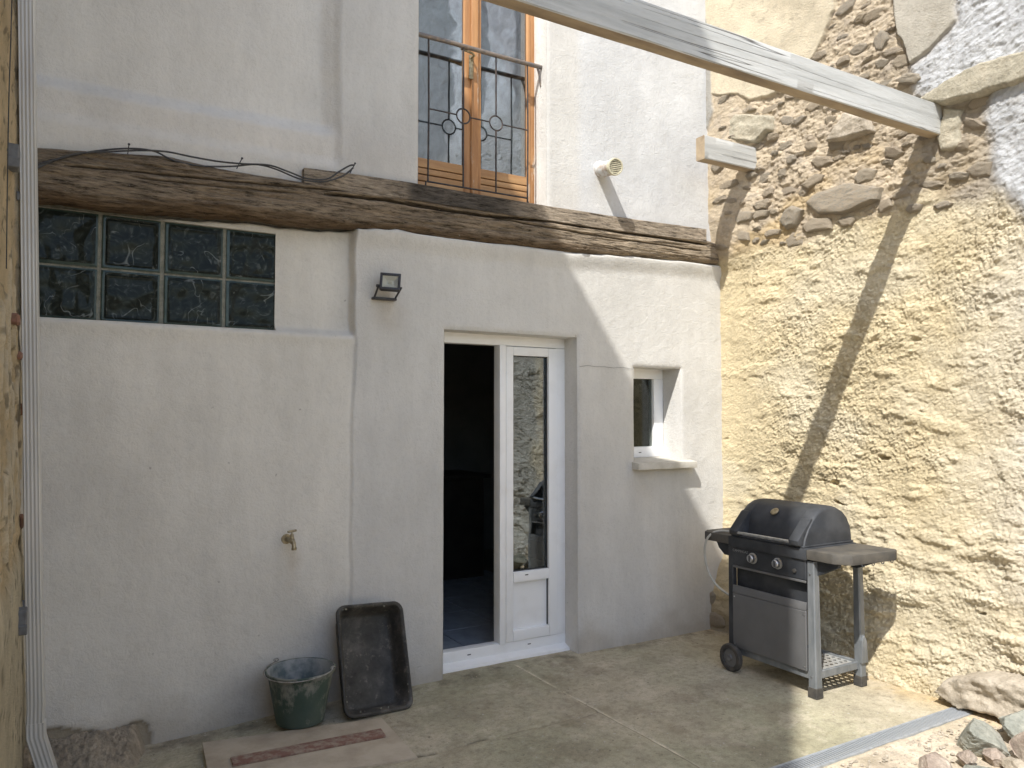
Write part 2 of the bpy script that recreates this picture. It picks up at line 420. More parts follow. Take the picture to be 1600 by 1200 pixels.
# ================================================================== GROUND
def build_ground():
    xs = axis_coords([-60, -8, -0.6, 2.53, 2.576, 4.7, 9, 60], [13, 1.2, 0.014, 0.003, 0.014, 1.2, 13])
    ys = axis_coords([-60, -8, 1.2, 4.7, 9, 60], [13, 1.2, 0.010, 1.2, 13])
    X, Y = np.meshgrid(xs, ys, indexing='ij')
    near = sm(-0.8, -0.5, X) * sm(4.9, 4.6, X) * sm(1.0, 1.4, Y)
    Z = 0.006 * fbm(X * 1.3, Y * 1.3, 3, 4) * near + 0.002 * fbm(X * 9, Y * 9, 8, 3) * near
    # saw joint parallel to the side walls and the rough day-joint across
    jx = 2.553
    g1 = np.exp(-((X - jx - 0.004 * fbm(X * 0, Y * 3, 6, 3)) / 0.0085) ** 2) * (Y < 4.33) * (Y > 2.5)
    xr = X; yj = 3.40 + 0.05 * fbm(X * 2.3, X * 0, 5, 5) + 0.02 * (X - 1.6)
    g2 = np.exp(-((Y - yj) / 0.012) ** 2) * (X > 1.45) * (X < jx)
    Z = Z - 0.005 * g1 - 0.006 * g2 * near
    Z = Z - 0.05 * sm(1.6, 0.3, X) * sm(3.6, 4.3, Y)
    # rough dusty strip on the camera side of the drain
    beyond = sm(2.40, 2.34, Y) * sm(2.2, 2.6, X)
    Z = Z + beyond * (0.018 * fbm(X * 5, Y * 5, 21, 5) + 0.004)
    beyond = np.maximum(beyond, sm(2.0, 1.8, Y))  # unseen floor nearer the camera made pale too, to bounce light onto the facade
    # channel under the drain grate
    ch = (Y > 2.376) & (Y < 2.464) & (X < 4.255) & (X > 1.2)
    Z = np.where(ch, -0.07, Z)
    col = np.empty(X.shape + (3,))
    a = np.array([0.50, 0.44, 0.325]); b = np.array([0.42, 0.39, 0.27]); cr = np.array([0.66, 0.56, 0.43]); lit = np.array([0.50, 0.44, 0.32])
    f = sm(-0.3, 0.4, fbm(X * 0.9, Y * 0.9, 31, 5))[..., None]
    col[:] = a * (1 - f) + b * f
    f2 = (sm(3.3, 3.9, X) * (0.7 + 0.5 * fbm(X * 3, Y * 3, 4, 4)))[..., None]; f2 = np.clip(f2, 0, 1)
    col[:] = col * (1 - f2) + lit * f2  # floor colour split by light: the sunlit right side has its own tone
    f3 = beyond[..., None]; col[:] = col * (1 - f3) + cr * f3
    # pale dusty foot of the stone wall, ochre in the corner
    fw = (sm(0.35, 0.0, np.abs(X - 4.35)) * (0.8 + 0.6 * fbm(X * 6, Y * 6, 44, 4)))[..., None]; fw = np.clip(fw, 0, 1)
    col[:] = col * (1 - fw) + np.array([0.55, 0.42, 0.24]) * fw
    st = sm(0.02, 0.30, fbm(X * 2.6, Y * 2.6, 131, 6, 0.62))[..., None] * 0.34; col[:] = col * (1 - st) + np.array([0.25, 0.205, 0.145]) * st
    st = sm(0.10, 0.22, fbm(X * 4.1, Y * 4.1, 141, 6, 0.65))[..., None] * 0.30; col[:] = col * (1 - st) + np.array([0.66, 0.58, 0.45]) * st
    st = sm(0.20, 0.34, fbm(X * 26, Y * 26, 151, 3, 0.6))[..., None] * 0.28; col[:] = col * (1 - st) + np.array([0.20, 0.17, 0.12]) * st
    dj = (g1 * (0.35 + 0.65 * sm(-0.2, 0.1, fbm(X * 0 + 1, Y * 2.5, 55, 3))))[..., None]
    col[:] = col * (1 - 0.9 * dj) + np.array([0.78, 0.70, 0.52]) * 0.9 * dj
    g3 = (np.exp(-((X - jx + 0.011) / 0.005) ** 2) * (Y < 3.6) * (Y > 2.5))[..., None] * 0.7; col[:] = col * (1 - g3) + np.array([0.10, 0.085, 0.06]) * g3
    dk = (g2 * sm(-0.35, 0.2, fbm(X * 6, Y, 61, 3)) * 0.75)[..., None]; col[:] = col * (1 - dk)
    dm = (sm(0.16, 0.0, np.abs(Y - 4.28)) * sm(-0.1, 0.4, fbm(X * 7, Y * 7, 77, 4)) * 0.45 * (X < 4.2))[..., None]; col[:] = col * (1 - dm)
    V = np.stack([X, Y, Z], -1).reshape(-1, 3)
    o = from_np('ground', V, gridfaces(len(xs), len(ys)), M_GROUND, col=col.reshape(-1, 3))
    tag(o, kind='structure')
build_ground()

# ================================================================== HOUSE FACADE
house = thing('house', (2.0, FY, 0), 'white plastered two storey house with a long old timber beam across its front', 'house')
DOOR = (2.03, 3.033, -0.02, 2.138); SWIN = (3.525, 3.968, 1.27, 1.953); UWIN = (1.848, 2.787, 2.99, 5.20); GB = (-0.145, 1.013, 2.075, 2.622)
def prof(pts, yv):
    P = [at(px, py, 1, yv) for px, py in pts]; return np.array([q[0] for q in P]), np.array([q[2] for q in P])
tx, tz = prof([(50, 230), (150, 236), (260, 243), (340, 262), (475, 284), (640, 306), (800, 328), (950, 350), (1103, 374), (1120, 378)], 4.265)
bx_, bz_ = prof([(50, 314), (90, 316), (160, 328), (300, 338), (400, 343), (440, 350), (500, 355), (545, 356), (620, 358), (700, 372), (800, 382), (900, 395), (1000, 401), (1115, 413), (1125, 414)], 4.27)
def facade_h(X, Z):
    wz = 0.012 * fbm(X * 2, Z * 2, 11, 3); wx = 0.014 * fbm(X * 0 + 3, Z * 2.2, 12, 4)
    h = 0.006 * fbm(X * 0.9, Z * 0.9, 1, 3) + 0.0035 * fbm(X * 3.1, Z * 3.1, 2, 4) + 0.0012 * fbm(X * 14, Z * 14, 6, 3)
    low = (Z < 2.86)
    # lower left: thinner panel, then the recess that holds the glass blocks
    L = sm(1.462, 1.436, X + wx + 0.012 * sm(2.0, 1.2, Z))
    rec = sm(2.055, 2.105, Z + wz * 0.5 + 0.006 * (X - 0.5))
    hl = -0.012 - 0.055 * rec
    gro = np.exp(-((X + wx + 0.012 * sm(2.0, 1.2, Z) - 1.452) / 0.010) ** 2) * -0.008 * (Z < 2.06)
    h_low = h + L * hl + gro
    # swelling of the plaster under the beam
    zbx = np.interp(X, bx_, bz_)
    h_low = h_low + 0.026 * sm(zbx - 0.13, zbx - 0.01, Z) * (1 - L) - 0.09 * sm(zbx - 0.002, zbx + 0.012, Z) + 0.01 * np.exp(-((Z - 2.06) / 0.05) ** 2) * L
    # upper left: shallow panel with a splayed side and a sloping bottom
    ws = 0.02 * fbm(X * 0 + 9, Z * 1.7, 19, 3) - 0.03 * sm(3.9, 4.5, Z)
    P = sm(1.365, 1.245, X + ws)
    B = sm(3.19, 3.29, Z - 0.012 * X + 0.006 * fbm(X * 4, Z * 4, 33, 3))
    edge = sm(1.375, 1.32, X + ws)
    h_up = h - 0.055 * P * B - 0.02 * edge * sm(3.02, 3.1, Z)
    hh = np.where(low, h_low, h_up)
    for (a, b, c, d) in (DOOR, SWIN, UWIN):
        dx = np.maximum(np.maximum(a - X, X - b), 0); dz = np.maximum(np.maximum(c - Z, Z - d), 0)
        dd = np.hypot(dx, dz); hh = hh - 0.010 * np.exp(-dd / 0.010)
    return hh
def build_facade():
    xs = axis_coords([-0.42, GB[0], 1.013, 1.43 - 0.2, 1.5, UWIN[0], DOOR[0], UWIN[1], DOOR[1], SWIN[0], SWIN[1], 4.55], [0.03, 0.013, 0.013, 0.006, 0.013, 0.013, 0.013, 0.013, 0.013, 0.013, 0.012])
    zs = axis_coords([-0.2, DOOR[2], SWIN[2], SWIN[3], GB[2], DOOR[3], GB[3], 2.86, UWIN[2], 3.35, UWIN[3], 6.8], [0.05, 0.013, 0.013, 0.01, 0.01, 0.013, 0.013, 0.02, 0.01, 0.014, 0.1])
    X, Z = np.meshgrid(xs, zs, indexing='ij')
    h = facade_h(X, Z)
    xc = (X[:-1, :-1] + X[1:, 1:]) / 2; zc = (Z[:-1, :-1] + Z[1:, 1:]) / 2
    keep = np.ones(xc.shape, bool)
    for (a, b, c, d) in (DOOR, SWIN, UWIN, GB): keep &= ~((xc > a) & (xc < b) & (zc > c) & (zc < d))
    # plaster bitten off at the foot on the left
    zb = 0.05 + 0.075 * sm(0.25, -0.05, X) + 0.014 * fbm(X * 9, X * 0, 91, 4)
    zb = zb + 0.03 * np.exp(-((X - 0.34) / 0.06) ** 2); zb = np.where(X < 0.42, zb * sm(0.43, 0.385, X), -1)
    bite = (Z < zb); h = h - 0.012 * bite
    col = np.empty(X.shape + (3,)); base = np.array([0.615, 0.598, 0.558])
    col[:] = base
    # lower left and upper left panels: colour lightened to offset their shade
    g = (sm(1.47, 1.44, X) * (Z < 2.9))[..., None]; col[:] = col * (1 - g) + np.array([0.70, 0.67, 0.605]) * g
    g = (sm(1.40, 1.30, X) * (Z > 2.9))[..., None]; col[:] = col * (1 - g) + np.array([0.70, 0.675, 0.62]) * g
    g = (sm(3.0, 3.1, X) * (Z > 2.9))[..., None]; col[:] = col * (1 - g) + np.array([0.60, 0.60, 0.59]) * g
    # damp dirt splashed at the foot, and rust brown marks under the lamp and the tap
    d = (sm(0.22, -0.02, Z + 0.16 * fbm(X * 4, Z * 5, 41, 5)) * 0.5)[..., None]; col[:] = col * (1 - d) + np.array([0.36, 0.31, 0.24]) * d
    for (sx, sz, wd, ht, a) in ((1.66, 2.22, 0.10, 0.10, 0.30), (1.12, 0.80, 0.035, 0.12, 0.30), (3.62, 1.12, 0.10, 0.12, 0.16)):
        m = (np.exp(-((X - sx) / wd) ** 2 - ((Z - sz) / ht) ** 2) * a * (0.7 + 0.6 * fbm(X * 12, Z * 12, 7, 3)))[..., None]
        col[:] = col * (1 - m) + np.array([0.42, 0.31, 0.19]) * m
    col[bite] = np.array([0.36, 0.31, 0.23])
    V = np.stack([X, FY - h, Z], -1).reshape(-1, 3)
    o = from_np('wall', V, gridfaces(len(xs), len(zs), keep), M_PLASTER, house, col=col.reshape(-1, 3))
    # reveals of the openings
    rv = []; rf = []
    for (a, b, c, d), dep in ((DOOR, 0.30), (SWIN, 0.30), (UWIN, 0.30), (GB, 0.10)):
        loop = []
        n = 40
        for t in np.linspace(0, 1, n, endpoint=False): loop.append((a + (b - a) * t, c))
        for t in np.linspace(0, 1, n, endpoint=False): loop.append((b, c + (d - c) * t))
        for t in np.linspace(0, 1, n, endpoint=False): loop.append((b - (b - a) * t, d))
        for t in np.linspace(0, 1, n, endpoint=False): loop.append((a, d - (d - c) * t))
        loop = np.array(loop); hx = facade_h(loop[:, 0], loop[:, 1]); base_i = len(rv); K = 10
        for k in range(K):
            t = k / (K - 1)
            for (p, q), hh in zip(loop, hx):
                y = (FY - hh - 0.002) * (1 - t) + (FY + dep) * t
                e = 0.003 * float(fbm(np.array(p * 5 + y * 9), np.array(q * 5 - y * 7), 5, 2)) if 0 < k else 0
                px = p + (e if p in (a, b) else 0); qz = q + (e if q in (c, d) else 0)
                rv.append((px, y, qz))
        N = len(loop)
        for k in range(K - 1):
            for i in range(N):
                p0 = base_i + k * N + i; p1 = base_i + k * N + (i + 1) % N
                rf.append((p0, p1, p1 + N, p0 + N))
    cc = np.tile(np.array([[0.70, 0.68, 0.64]]), (len(rv), 1))
    from_np('opening_reveal', rv, rf, M_PLASTER, house, col=cc, angle=40)
build_facade()
# roof slab and eaves far above the frame
MB().box(-0.5, 4.6, FY - 0.25, 8.2, 6.8, 6.95, 0.01).build('roof', M_BRICK, house)
# rooms behind the openings
def room(x0, x1, y0, y1, z0, z1, name):
    v = [(x0, y0, z0), (x1, y0, z0), (x1, y1, z0), (x0, y1, z0), (x0, y0, z1), (x1, y0, z1), (x1, y1, z1), (x0, y1, z1)]
    f = [(0, 1, 2, 3), (4, 7, 6, 5), (3, 2, 6, 7), (0, 3, 7, 4), (1, 5, 6, 2)]
    return from_np(name, v, f, M_DARKROOM, house, smooth=False)
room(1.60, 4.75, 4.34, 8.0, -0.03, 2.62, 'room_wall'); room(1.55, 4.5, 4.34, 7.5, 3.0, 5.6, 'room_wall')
# tiled floor seen through the door
b = MB().box(0, 0.44, 0, 0.44, 0, 0.012, 0.002); tile0 = b.build('floor_tile', M_TILE, house, smooth=False)
tm = tile0.data; tm.transform(Matrix.Translation(WLOC['house']))   # back to a tile at its own corner
hl = Vector(house.location); first = True
for i in range(4):
    for j in range(5):
        o = tile0 if first else tile0.copy()
        if not first: S.collection.objects.link(o); o.parent = house
        first = False
        o.location = Vector((1.92 + i * 0.448, 4.62 + j * 0.448, 0.045)) - hl
MB().box(1.61, 4.74, 4.47, 7.95, 0.0, 0.043).build('screed', M_MORTAR, house, smooth=False)
# cupboard and counter in the room
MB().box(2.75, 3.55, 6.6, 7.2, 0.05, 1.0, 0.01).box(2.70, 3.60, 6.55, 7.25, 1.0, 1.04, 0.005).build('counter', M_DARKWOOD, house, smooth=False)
tag(bpy.data.objects['counter'])
crk_pts = [(905, 573), (918, 571), (930, 573), (944, 573), (958, 575), (972, 574), (988, 577)]
MB().tube([tuple(at(px, py, 1, FY) + np.array([0, -0.0045, 0])) for px, py in crk_pts], 0.0011, 4).build('hairline_crack', M_BRACKET, house)
# ---- doorway (white plastic frame, fixed leaf, left leaf standing open inside)
dr = link('door', bpy.data.meshes.new('door'), house)
def vbox(name, m, parent, *bx, bev=0.004, seg=2):
    b = MB()
    for q in bx: b.box(*q, bev, seg)
    return b.build(name, m, parent)
bpy.data.objects.remove(dr)
b = MB()
yd0, yd1 = 4.455, 4.53
b.box(2.025, 3.036, yd0, yd1, 2.072, 2.150, 0.005, 2)                 # head
b.box(2.96, 3.040, yd0, yd1, 0.10, 2.072, 0.005, 2)                  # right jamb
b.box(2.028, 2.10, yd0, yd1, 0.10, 2.072, 0.005, 2)                  # left jamb
b.box(2.028, 3.040, yd0, yd1, 0.035, 0.105, 0.005, 2)                 # bottom rail
door = b.build('door', M_PVC, house)
MB().prism([(4.395, -0.003), (4.46, -0.003), (4.46, 0.040), (4.40, 0.018)], 2.034, 3.031, 'x', 0.002).build('threshold', M_PVC, door)
MB().box(2.505, 2.552, 4.440, 4.525, 0.10, 2.074, 0.006, 2).build('mullion', M_PVC, door)
# right leaf
lb = MB(); y0, y1 = 4.445, 4.515
lb.box(2.556, 2.612, y0, y1, 0.107, 2.068, 0.006, 2); lb.box(2.895, 2.962, y0, y1, 0.107, 2.068, 0.006, 2)
lb.box(2.612, 2.895, y0, y1, 2.008, 2.068, 0.006, 2); lb.box(2.612, 2.895, y0, y1, 0.107, 0.176, 0.006, 2)
lb.box(2.612, 2.895, y0 - 0.004, y1, 0.492, 0.560, 0.007, 2)
leaf = lb.build('door_leaf', M_PVC, door)
MB().box(2.610, 2.897, 4.478, 4.50, 0.170, 0.497, 0.001).build('lower_panel', M_PVC, door)
MB().box(2.610, 2.897, 4.482, 4.490, 0.558, 2.010).build('pane', M_GLASS, door, smooth=False)
g = MB()
for q in ((2.612, 2.616, 4.466, 4.4815, 0.561, 2.007), (2.891, 2.895, 4.466, 4.4815, 0.561, 2.007), (2.612, 2.895, 4.466, 4.4815, 2.004, 2.008), (2.612, 2.895, 4.466, 4.4815, 0.560, 0.564),
          (2.612, 2.6145, 4.462, 4.4775, 0.178, 0.490), (2.893, 2.895, 4.462, 4.4775, 0.178, 0.490)): g.box(*q)
g.build('gasket', M_GASKET, door, smooth=False)
for (px, py, yy) in ((733, 1023, 4.4545), (827, 1006, 4.4545), (823, 898, 4.4405)):
    p = at(px, py, 1, yy); MB().box(p[0] - 0.012, p[0] + 0.012, yy - 0.0015, yy + 0.002, p[2] - 0.003, p[2] + 0.003).build('drain_slot', M_BLACK, door, smooth=False)
# open left leaf, swung into the room
Mr = Matrix.Translation((2.105, 4.53, 0)) @ Matrix.Rotation(math.radians(97), 4, 'Z')
lb = MB()
for q in ((0, 0.06, -0.03, 0.03, 0.11, 2.065), (0.36, 0.42, -0.03, 0.03, 0.11, 2.065), (0.06, 0.36, -0.03, 0.03, 2.0, 2.065), (0.06, 0.36, -0.03, 0.03, 0.11, 0.18), (0.06, 0.36, -0.03, 0.03, 0.49, 0.56), (0.06, 0.36, -0.01, 0.01, 0.18, 0.49)):
    lb.box(*q, 0.005, 2, M=Mr)
lb.build('door_leaf', M_PVC, door)

# ---- small window
sw = MB(); x0, x1, z0, z1 = 3.528, 3.966, 1.292, 1.955; ys0, ys1 = 4.49, 4.55
sw.box(x0, x1, ys0, ys1, 1.880, z1, 0.005, 2); sw.box(x0, x1, ys0, ys1, z0, 1.370, 0.005, 2)
sw.box(x0, x0 + 0.08, ys0, ys1, 1.370, 1.880, 0.005, 2); sw.box(3.876, x1, ys0, ys1, 1.370, 1.880, 0.005, 2)
swin = sw.build('window', M_PVC, house)
MB().box(3.605, 3.880, 4.515, 4.522, 1.366, 1.884).build('pane', M_GLASS_S, swin, smooth=False)
p = at(1000, 707, 1, 4.49); MB().box(p[0] - 0.012, p[0] + 0.012, 4.4885, 4.492, p[2] - 0.003, p[2] + 0.003).build('drain_slot', M_BLACK, swin, smooth=False)
M_SILL = simple('limestone_sill', (0.60, 0.57, 0.50), (0.48, 0.45, 0.38), 9, 0.85, bump=0.002)
MB().prism([(FY - 0.075, 1.222), (FY - 0.075, 1.264), (FY + 0.20, 1.292), (FY + 0.20, 1.222)], 3.528, 3.966, 'x', 0.003).prism([(FY - 0.077, 1.220), (FY - 0.077, 1.266), (FY + 0.004, 1.275), (FY + 0.004, 1.220)], 3.50, 4.052, 'x', 0.004).build('sill', M_SILL, swin)

# ---- upper french window
yu = 4.462
fr = MB()
fr.box(1.80, 1.862, yu - 0.005, yu + 0.07, 3.0, 5.15, 0.004, 2); fr.box(2.752, 2.800, yu - 0.005, yu + 0.07, 3.0, 5.15, 0.004, 2)
fr.box(1.80, 2.80, yu - 0.005, yu + 0.07, 5.10, 5.19, 0.004, 2)
fr.box(1.80, 2.80, yu - 0.005, yu + 0.07, 2.98, 3.045, 0.004, 2)
uwin = fr.build('french_window', M_OAK, house)
def leaf_up(x0, x1, sl, sr):
    b = MB()
    b.box(x0, x0 + sl, yu - 0.012, yu + 0.04, 3.05, 5.10, 0.006, 2); b.box(x1 - sr, x1, yu - 0.012, yu + 0.04, 3.05, 5.10, 0.006, 2)
    b.box(x0 + sl, x1 - sr, yu - 0.010, yu + 0.04, 5.02, 5.10, 0.005, 2)
    o = b.build('window_leaf', M_OAK, uwin)
    zz = 3.052
    for hh in (0.040, 0.036, 0.036, 0.058):
        MB().box(x0 + sl, x1 - sr, yu - 0.006, yu + 0.03, zz, zz + hh, 0.004, 2).build('board', M_OAKH, uwin); zz += hh + 0.007
    MB().box(x0 + sl + 0.001, x1 - sr - 0.001, yu + 0.032, yu + 0.036, 3.052, 3.242).build('backing_board', M_DARKWOOD, uwin, smooth=False)
    MB().box(x0 + sl - 0.002, x1 - sr + 0.002, yu + 0.008, yu + 0.014, 3.243, 5.03).build('pane', M_GLASS_UP, uwin, smooth=False)
leaf_up(1.864, 2.318, 0.05, 0.078); leaf_up(2.330, 2.750, 0.035, 0.022)
MB().box(2.285, 2.335, yu - 0.030, yu - 0.011, 3.06, 5.09, 0.008, 3).build('meeting_strip', M_OAK, uwin)
p = at(736, 104, 1, yu - 0.03)
h = MB(); h.box(p[0] - 0.016, p[0] + 0.016, yu - 0.036, yu - 0.029, p[2] - 0.085, p[2] + 0.075, 0.005, 2)
h.tube([(p[0], yu - 0.03, p[2] + 0.055), (p[0], yu - 0.075, p[2] + 0.055), (p[0] - 0.02, yu - 0.085, p[2] + 0.062), (p[0] - 0.10, yu - 0.08, p[2] + 0.075)], 0.008)
h.build('handle', M_BRASS, uwin)
# curtain-free room wall seen through upper panes is the room_wall above

# ---- glass block window
gx = [(-0.137, 0.130), (0.160, 0.430), (0.462, 0.735), (0.762, 1.010)]
gz = [(2.362, 2.628), (2.078, 2.343)]
def edge(px, y): return at(px, 420, 1, y)[0]
yb = FY + 0.072
gx = [(edge(40, yb), edge(152, yb)), (edge(158.5, yb), edge(250, yb)), (edge(257, yb), edge(348, yb)), (edge(353.5, yb), edge(436, yb))]
mg = MB().box(-0.30, 1.02, FY + 0.080, FY + 0.15, 2.06, 2.64).build('glass_block_window', M_MORTAR, house, smooth=False)
def block(x0, x1, z0, z1, seed):
    n = 34
    u = np.linspace(0, 1, n)
    U_, V_ = np.meshgrid(u, u, indexing='ij')
    X = x0 + (x1 - x0) * U_; Z = z0 + (z1 - z0) * V_
    e = np.minimum(np.minimum(U_, 1 - U_), np.minimum(V_, 1 - V_)) * (x1 - x0)
    Y = yb + 0.004 * np.exp(-e / 0.004) + 0.006 * np.exp(-((e - 0.014) / 0.004) ** 2) - 0.004 * np.exp(-((e - 0.024) / 0.003) ** 2)
    inner = sm(0.022, 0.035, e)
    Y = Y + inner * (0.0035 * perlin(X * 7 + seed, Z * 11, 3) + 0.0010 * perlin(X * 20, Z * 14 + seed, 5))
    V = np.stack([X, Y, Z], -1).reshape(-1, 3); f = gridfaces(n, n)
    # sides down to the mortar
    rim = [i * n for i in range(n)] + [(n - 1) * n + j for j in range(1, n)] + [i * n + n - 1 for i in range(n - 2, -1, -1)] + [j for j in range(n - 2, 0, -1)]
    k = len(V); back = V[rim].copy(); back[:, 1] = FY + 0.10; V = np.concatenate([V, back]); m = len(rim)
    f2 = [(rim[i], k + i, k + (i + 1) % m, rim[(i + 1) % m]) for i in range(m)]
    F = np.concatenate([f, np.array(f2)])
    ec = np.concatenate([e[:-1, :-1].ravel(), np.zeros(m)])
    from_np('glass_block', V, F, [M_BLOCKGLASS, M_BLOCKRIM], mg, mi=(ec < 0.016).astype(np.int32), angle=60)
gz0 = at(250, 333, 1, yb)[2]
for i, (a, b_) in enumerate(gx):
    for j, (c, d) in enumerate(((2.348, 2.618), (2.076, 2.337))):
        block(a, b_, c, d, i * 3.7 + j * 9.1)

# ---- plank on the beam and the timber beam itself
def build_timber():
    x0, x1 = -0.42, 4.335
    xs = np.arange(x0, x1, 0.009); nv = 96
    t = np.linspace(-1, 1, nv)
    X, T = np.meshgrid(xs, t, indexing='ij')
    zt = np.interp(X, tx, tz) + 0.006 * fbm(X * 3, X * 0, 3, 4); zb = np.interp(X, bx_, bz_) + 0.012 * fbm(X * 5, X * 0 + 2, 4, 5)
    Tc = np.sign(T) * (1 - (1 - np.abs(T)) ** 1.6)
    Z = (zt + zb) / 2 + (zt - zb) / 2 * Tc
    bulge = np.sqrt(np.clip(1 - np.abs(T) ** 3.5, 0, 1))
    Yd = (0.066 + 0.03 * sm(1.9, 0.9, X)) * bulge - 0.026 + 0.012 * fbm(X * 1.2, T * 1.5, 8, 3) * bulge
    zr = (Z - zb) / (zt - zb)
    Yd += 0.010 * fbm(X * 3, Z * 22, 9, 5) * bulge + 0.005 * fbm(X * 9, Z * 70, 10, 4)
    crk = np.zeros_like(X)
    def crack(pts, wd, dep):
        nonlocal crk
        cx, cz = prof(pts, 4.25)
        zc = np.interp(X, cx, cz) + 0.004 * fbm(X * 9, X * 0, 6, 3)
        on = sm(cx[0] - 0.01, cx[0] + 0.10, X) * sm(cx[-1] + 0.01, cx[-1] - 0.10, X)
        crk = np.maximum(crk, on * np.exp(-((Z - zc) / wd) ** 2) * dep)
    crack([(85, 260), (200, 268), (330, 282), (450, 293), (560, 300)], 0.005, 0.022)
    crack([(200, 278), (340, 293), (480, 305)], 0.004, 0.016)
    crack([(500, 303), (600, 312), (680, 325), (760, 337), (860, 345), (960, 360), (1060, 375), (1112, 383)], 0.008, 0.040)
    crack([(620, 312), (720, 330), (840, 352), (960, 372), (1100, 392)], 0.005, 0.022)
    crack([(130, 312), (260, 322)], 0.004, 0.010)
    cell = perlin(X * 2.2, Z * 55, 14); crk = np.maximum(crk, 0.007 * sm(0.30, 0.55, cell) * sm(-1.2, 1.0, X * 0 + 1))
    Yd -= crk * bulge
    # knot
    for px, py in ((915, 388), (285, 262), (530, 350)):
        k = at(px, py, 1, 4.25); r = np.hypot((X - k[0]) / 1.3, Z - k[2]); Yd += 0.014 * np.exp(-(r / 0.022) ** 2) - 0.016 * np.exp(-(r / 0.008) ** 2)
    Y = FY - Yd
    Y[:, 0] = FY + 0.03; Y[:, -1] = FY + 0.03
    col = np.empty(X.shape + (3,)); col[:] = np.array([0.30, 0.235, 0.165])
    g = (sm(0.0, 0.6, fbm(X * 1.5, Z * 9, 15, 4) + 0.2) * 0.6)[..., None]; col[:] = col * (1 - g) + np.array([0.37, 0.30, 0.22]) * g
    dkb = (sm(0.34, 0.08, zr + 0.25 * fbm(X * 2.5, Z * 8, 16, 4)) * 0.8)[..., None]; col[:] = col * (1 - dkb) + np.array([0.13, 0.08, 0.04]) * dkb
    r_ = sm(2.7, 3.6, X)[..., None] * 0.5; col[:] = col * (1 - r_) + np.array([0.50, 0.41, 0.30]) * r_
    k2 = sm(0.006, 0.020, crk)[..., None] * 0.7; col[:] = col * (1 - k2) + np.array([0.04, 0.03, 0.022]) * k2
    V = np.stack([X, Y, Z], -1).reshape(-1, 3)
    F = gridfaces(len(xs), nv)
    n0 = len(V); c0 = V[:nv].mean(0); c1 = V[-nv:].mean(0); V = np.concatenate([V, [c0, c1]])
    col = np.concatenate([col.reshape(-1, 3), np.array([[0.1, 0.08, 0.06]] * 2)])
    ex = [( (len(xs) - 1) * nv + j, n0 + 1, n0 + 1, (len(xs) - 1) * nv + j + 1) for j in range(nv - 1)]
    me_f = F
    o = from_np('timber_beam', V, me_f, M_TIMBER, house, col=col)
    # end grain
    bm = bmesh.new(); vs = [bm.verts.new(V[(len(xs) - 1) * nv + j]) for j in range(nv)]
    bm.faces.new(vs); me = bpy.data.meshes.new('beam_end'); bm.to_mesh(me); bm.free(); me.materials.append(M_DARKWOOD); link('beam_end', me, o)
build_timber()
def build_plank():
    xs = np.arange(at(475, 270, 1, 4.255)[0], at(1103, 360, 1, 4.255)[0] + 0.004, 0.012)
    ax_, az = prof([(475, 262), (560, 273), (640, 285), (750, 304), (850, 321), (980, 341), (1103, 358)], 4.255)
    cx, cz = prof([(475, 290), (640, 312), (800, 336), (950, 358), (1103, 378)], 4.255)
    loops = []
    for x in xs:
        a = np.interp(x, ax_, az) + 0.002 * float(fbm(np.array(x * 6), np.array(0.), 3, 2)); c = np.interp(x, cx, cz)
        yf = 4.250 + 0.004 * float(fbm(np.array(x * 2), np.array(1.), 4, 2))
        zz = np.linspace(c, a - 0.003, 7)
        L = [(x, yf + 0.0015 * float(perlin(np.array(x * 4), np.array(z * 60), 5)), z) for z in zz] + [(x, yf + 0.004, a), (x, FY + 0.03, a), (x, FY + 0.03, c)]
        loops.append(L)
    b = MB(); b.loft(loops)
    me = bpy.data.meshes.new('top_plank'); b.bm.to_mesh(me); b.bm.free(); me.materials.append(M_TIMBER); shade(me, True, 40)
    n = len(me.vertices); co = np.empty(n * 3, np.float32); me.vertices.foreach_get('co', co); co = co.reshape(-1, 3)
    col = np.empty((n, 3)); col[:] = (0.40, 0.33, 0.25)
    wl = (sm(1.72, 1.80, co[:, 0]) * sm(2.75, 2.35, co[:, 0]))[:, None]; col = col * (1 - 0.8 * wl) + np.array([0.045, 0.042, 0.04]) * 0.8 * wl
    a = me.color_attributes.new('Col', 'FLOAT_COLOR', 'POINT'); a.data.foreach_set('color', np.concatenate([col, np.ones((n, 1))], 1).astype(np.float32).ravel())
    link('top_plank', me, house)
build_plank()

# ================================================================== RIGHT-HAND STONE WALL
rwall = thing('stone_wall', (XW, 2.5, 0), 'tall old side wall, yellow roughcast below and bare rubble stone above', 'wall')
def W(px, py): q = at(px, py, 0, XW); return (q[1], q[2])
P_CREAM = [W(1112, -30), W(1110, 60), W(1122, 150), W(1165, 150), W(1180, 160), W(1205, 150), W(1262, 112), W(1285, 72), W(1310, 10), W(1325, -40), W(1340, -700), W(1112, -700)]
P_GREYCOR = [(4.6, 3.15), (4.6, 12), (4.2, 12), W(1116, -60), W(1117, 30), W(1126, 60), W(1128, 150), W(1130, 180), W(1118, 210), W(1122, 250), W(1110, 320)]
P_GREYPL = [W(1392, -60), W(1400, 20), W(1410, 50), W(1428, 98), W(1460, 75), W(1500, 35), W(1490, -60)]
P_WHITE = [W(1478, -200), W(1500, 35), W(1462, 75), W(1430, 100), W(1435, 150), W(1475, 160), W(1560, 140), W(1540, 190), W(1560, 290), W(1610, 340), W(1700, 420), (-9, 2.2), (-9, 12), W(1478, -900)]
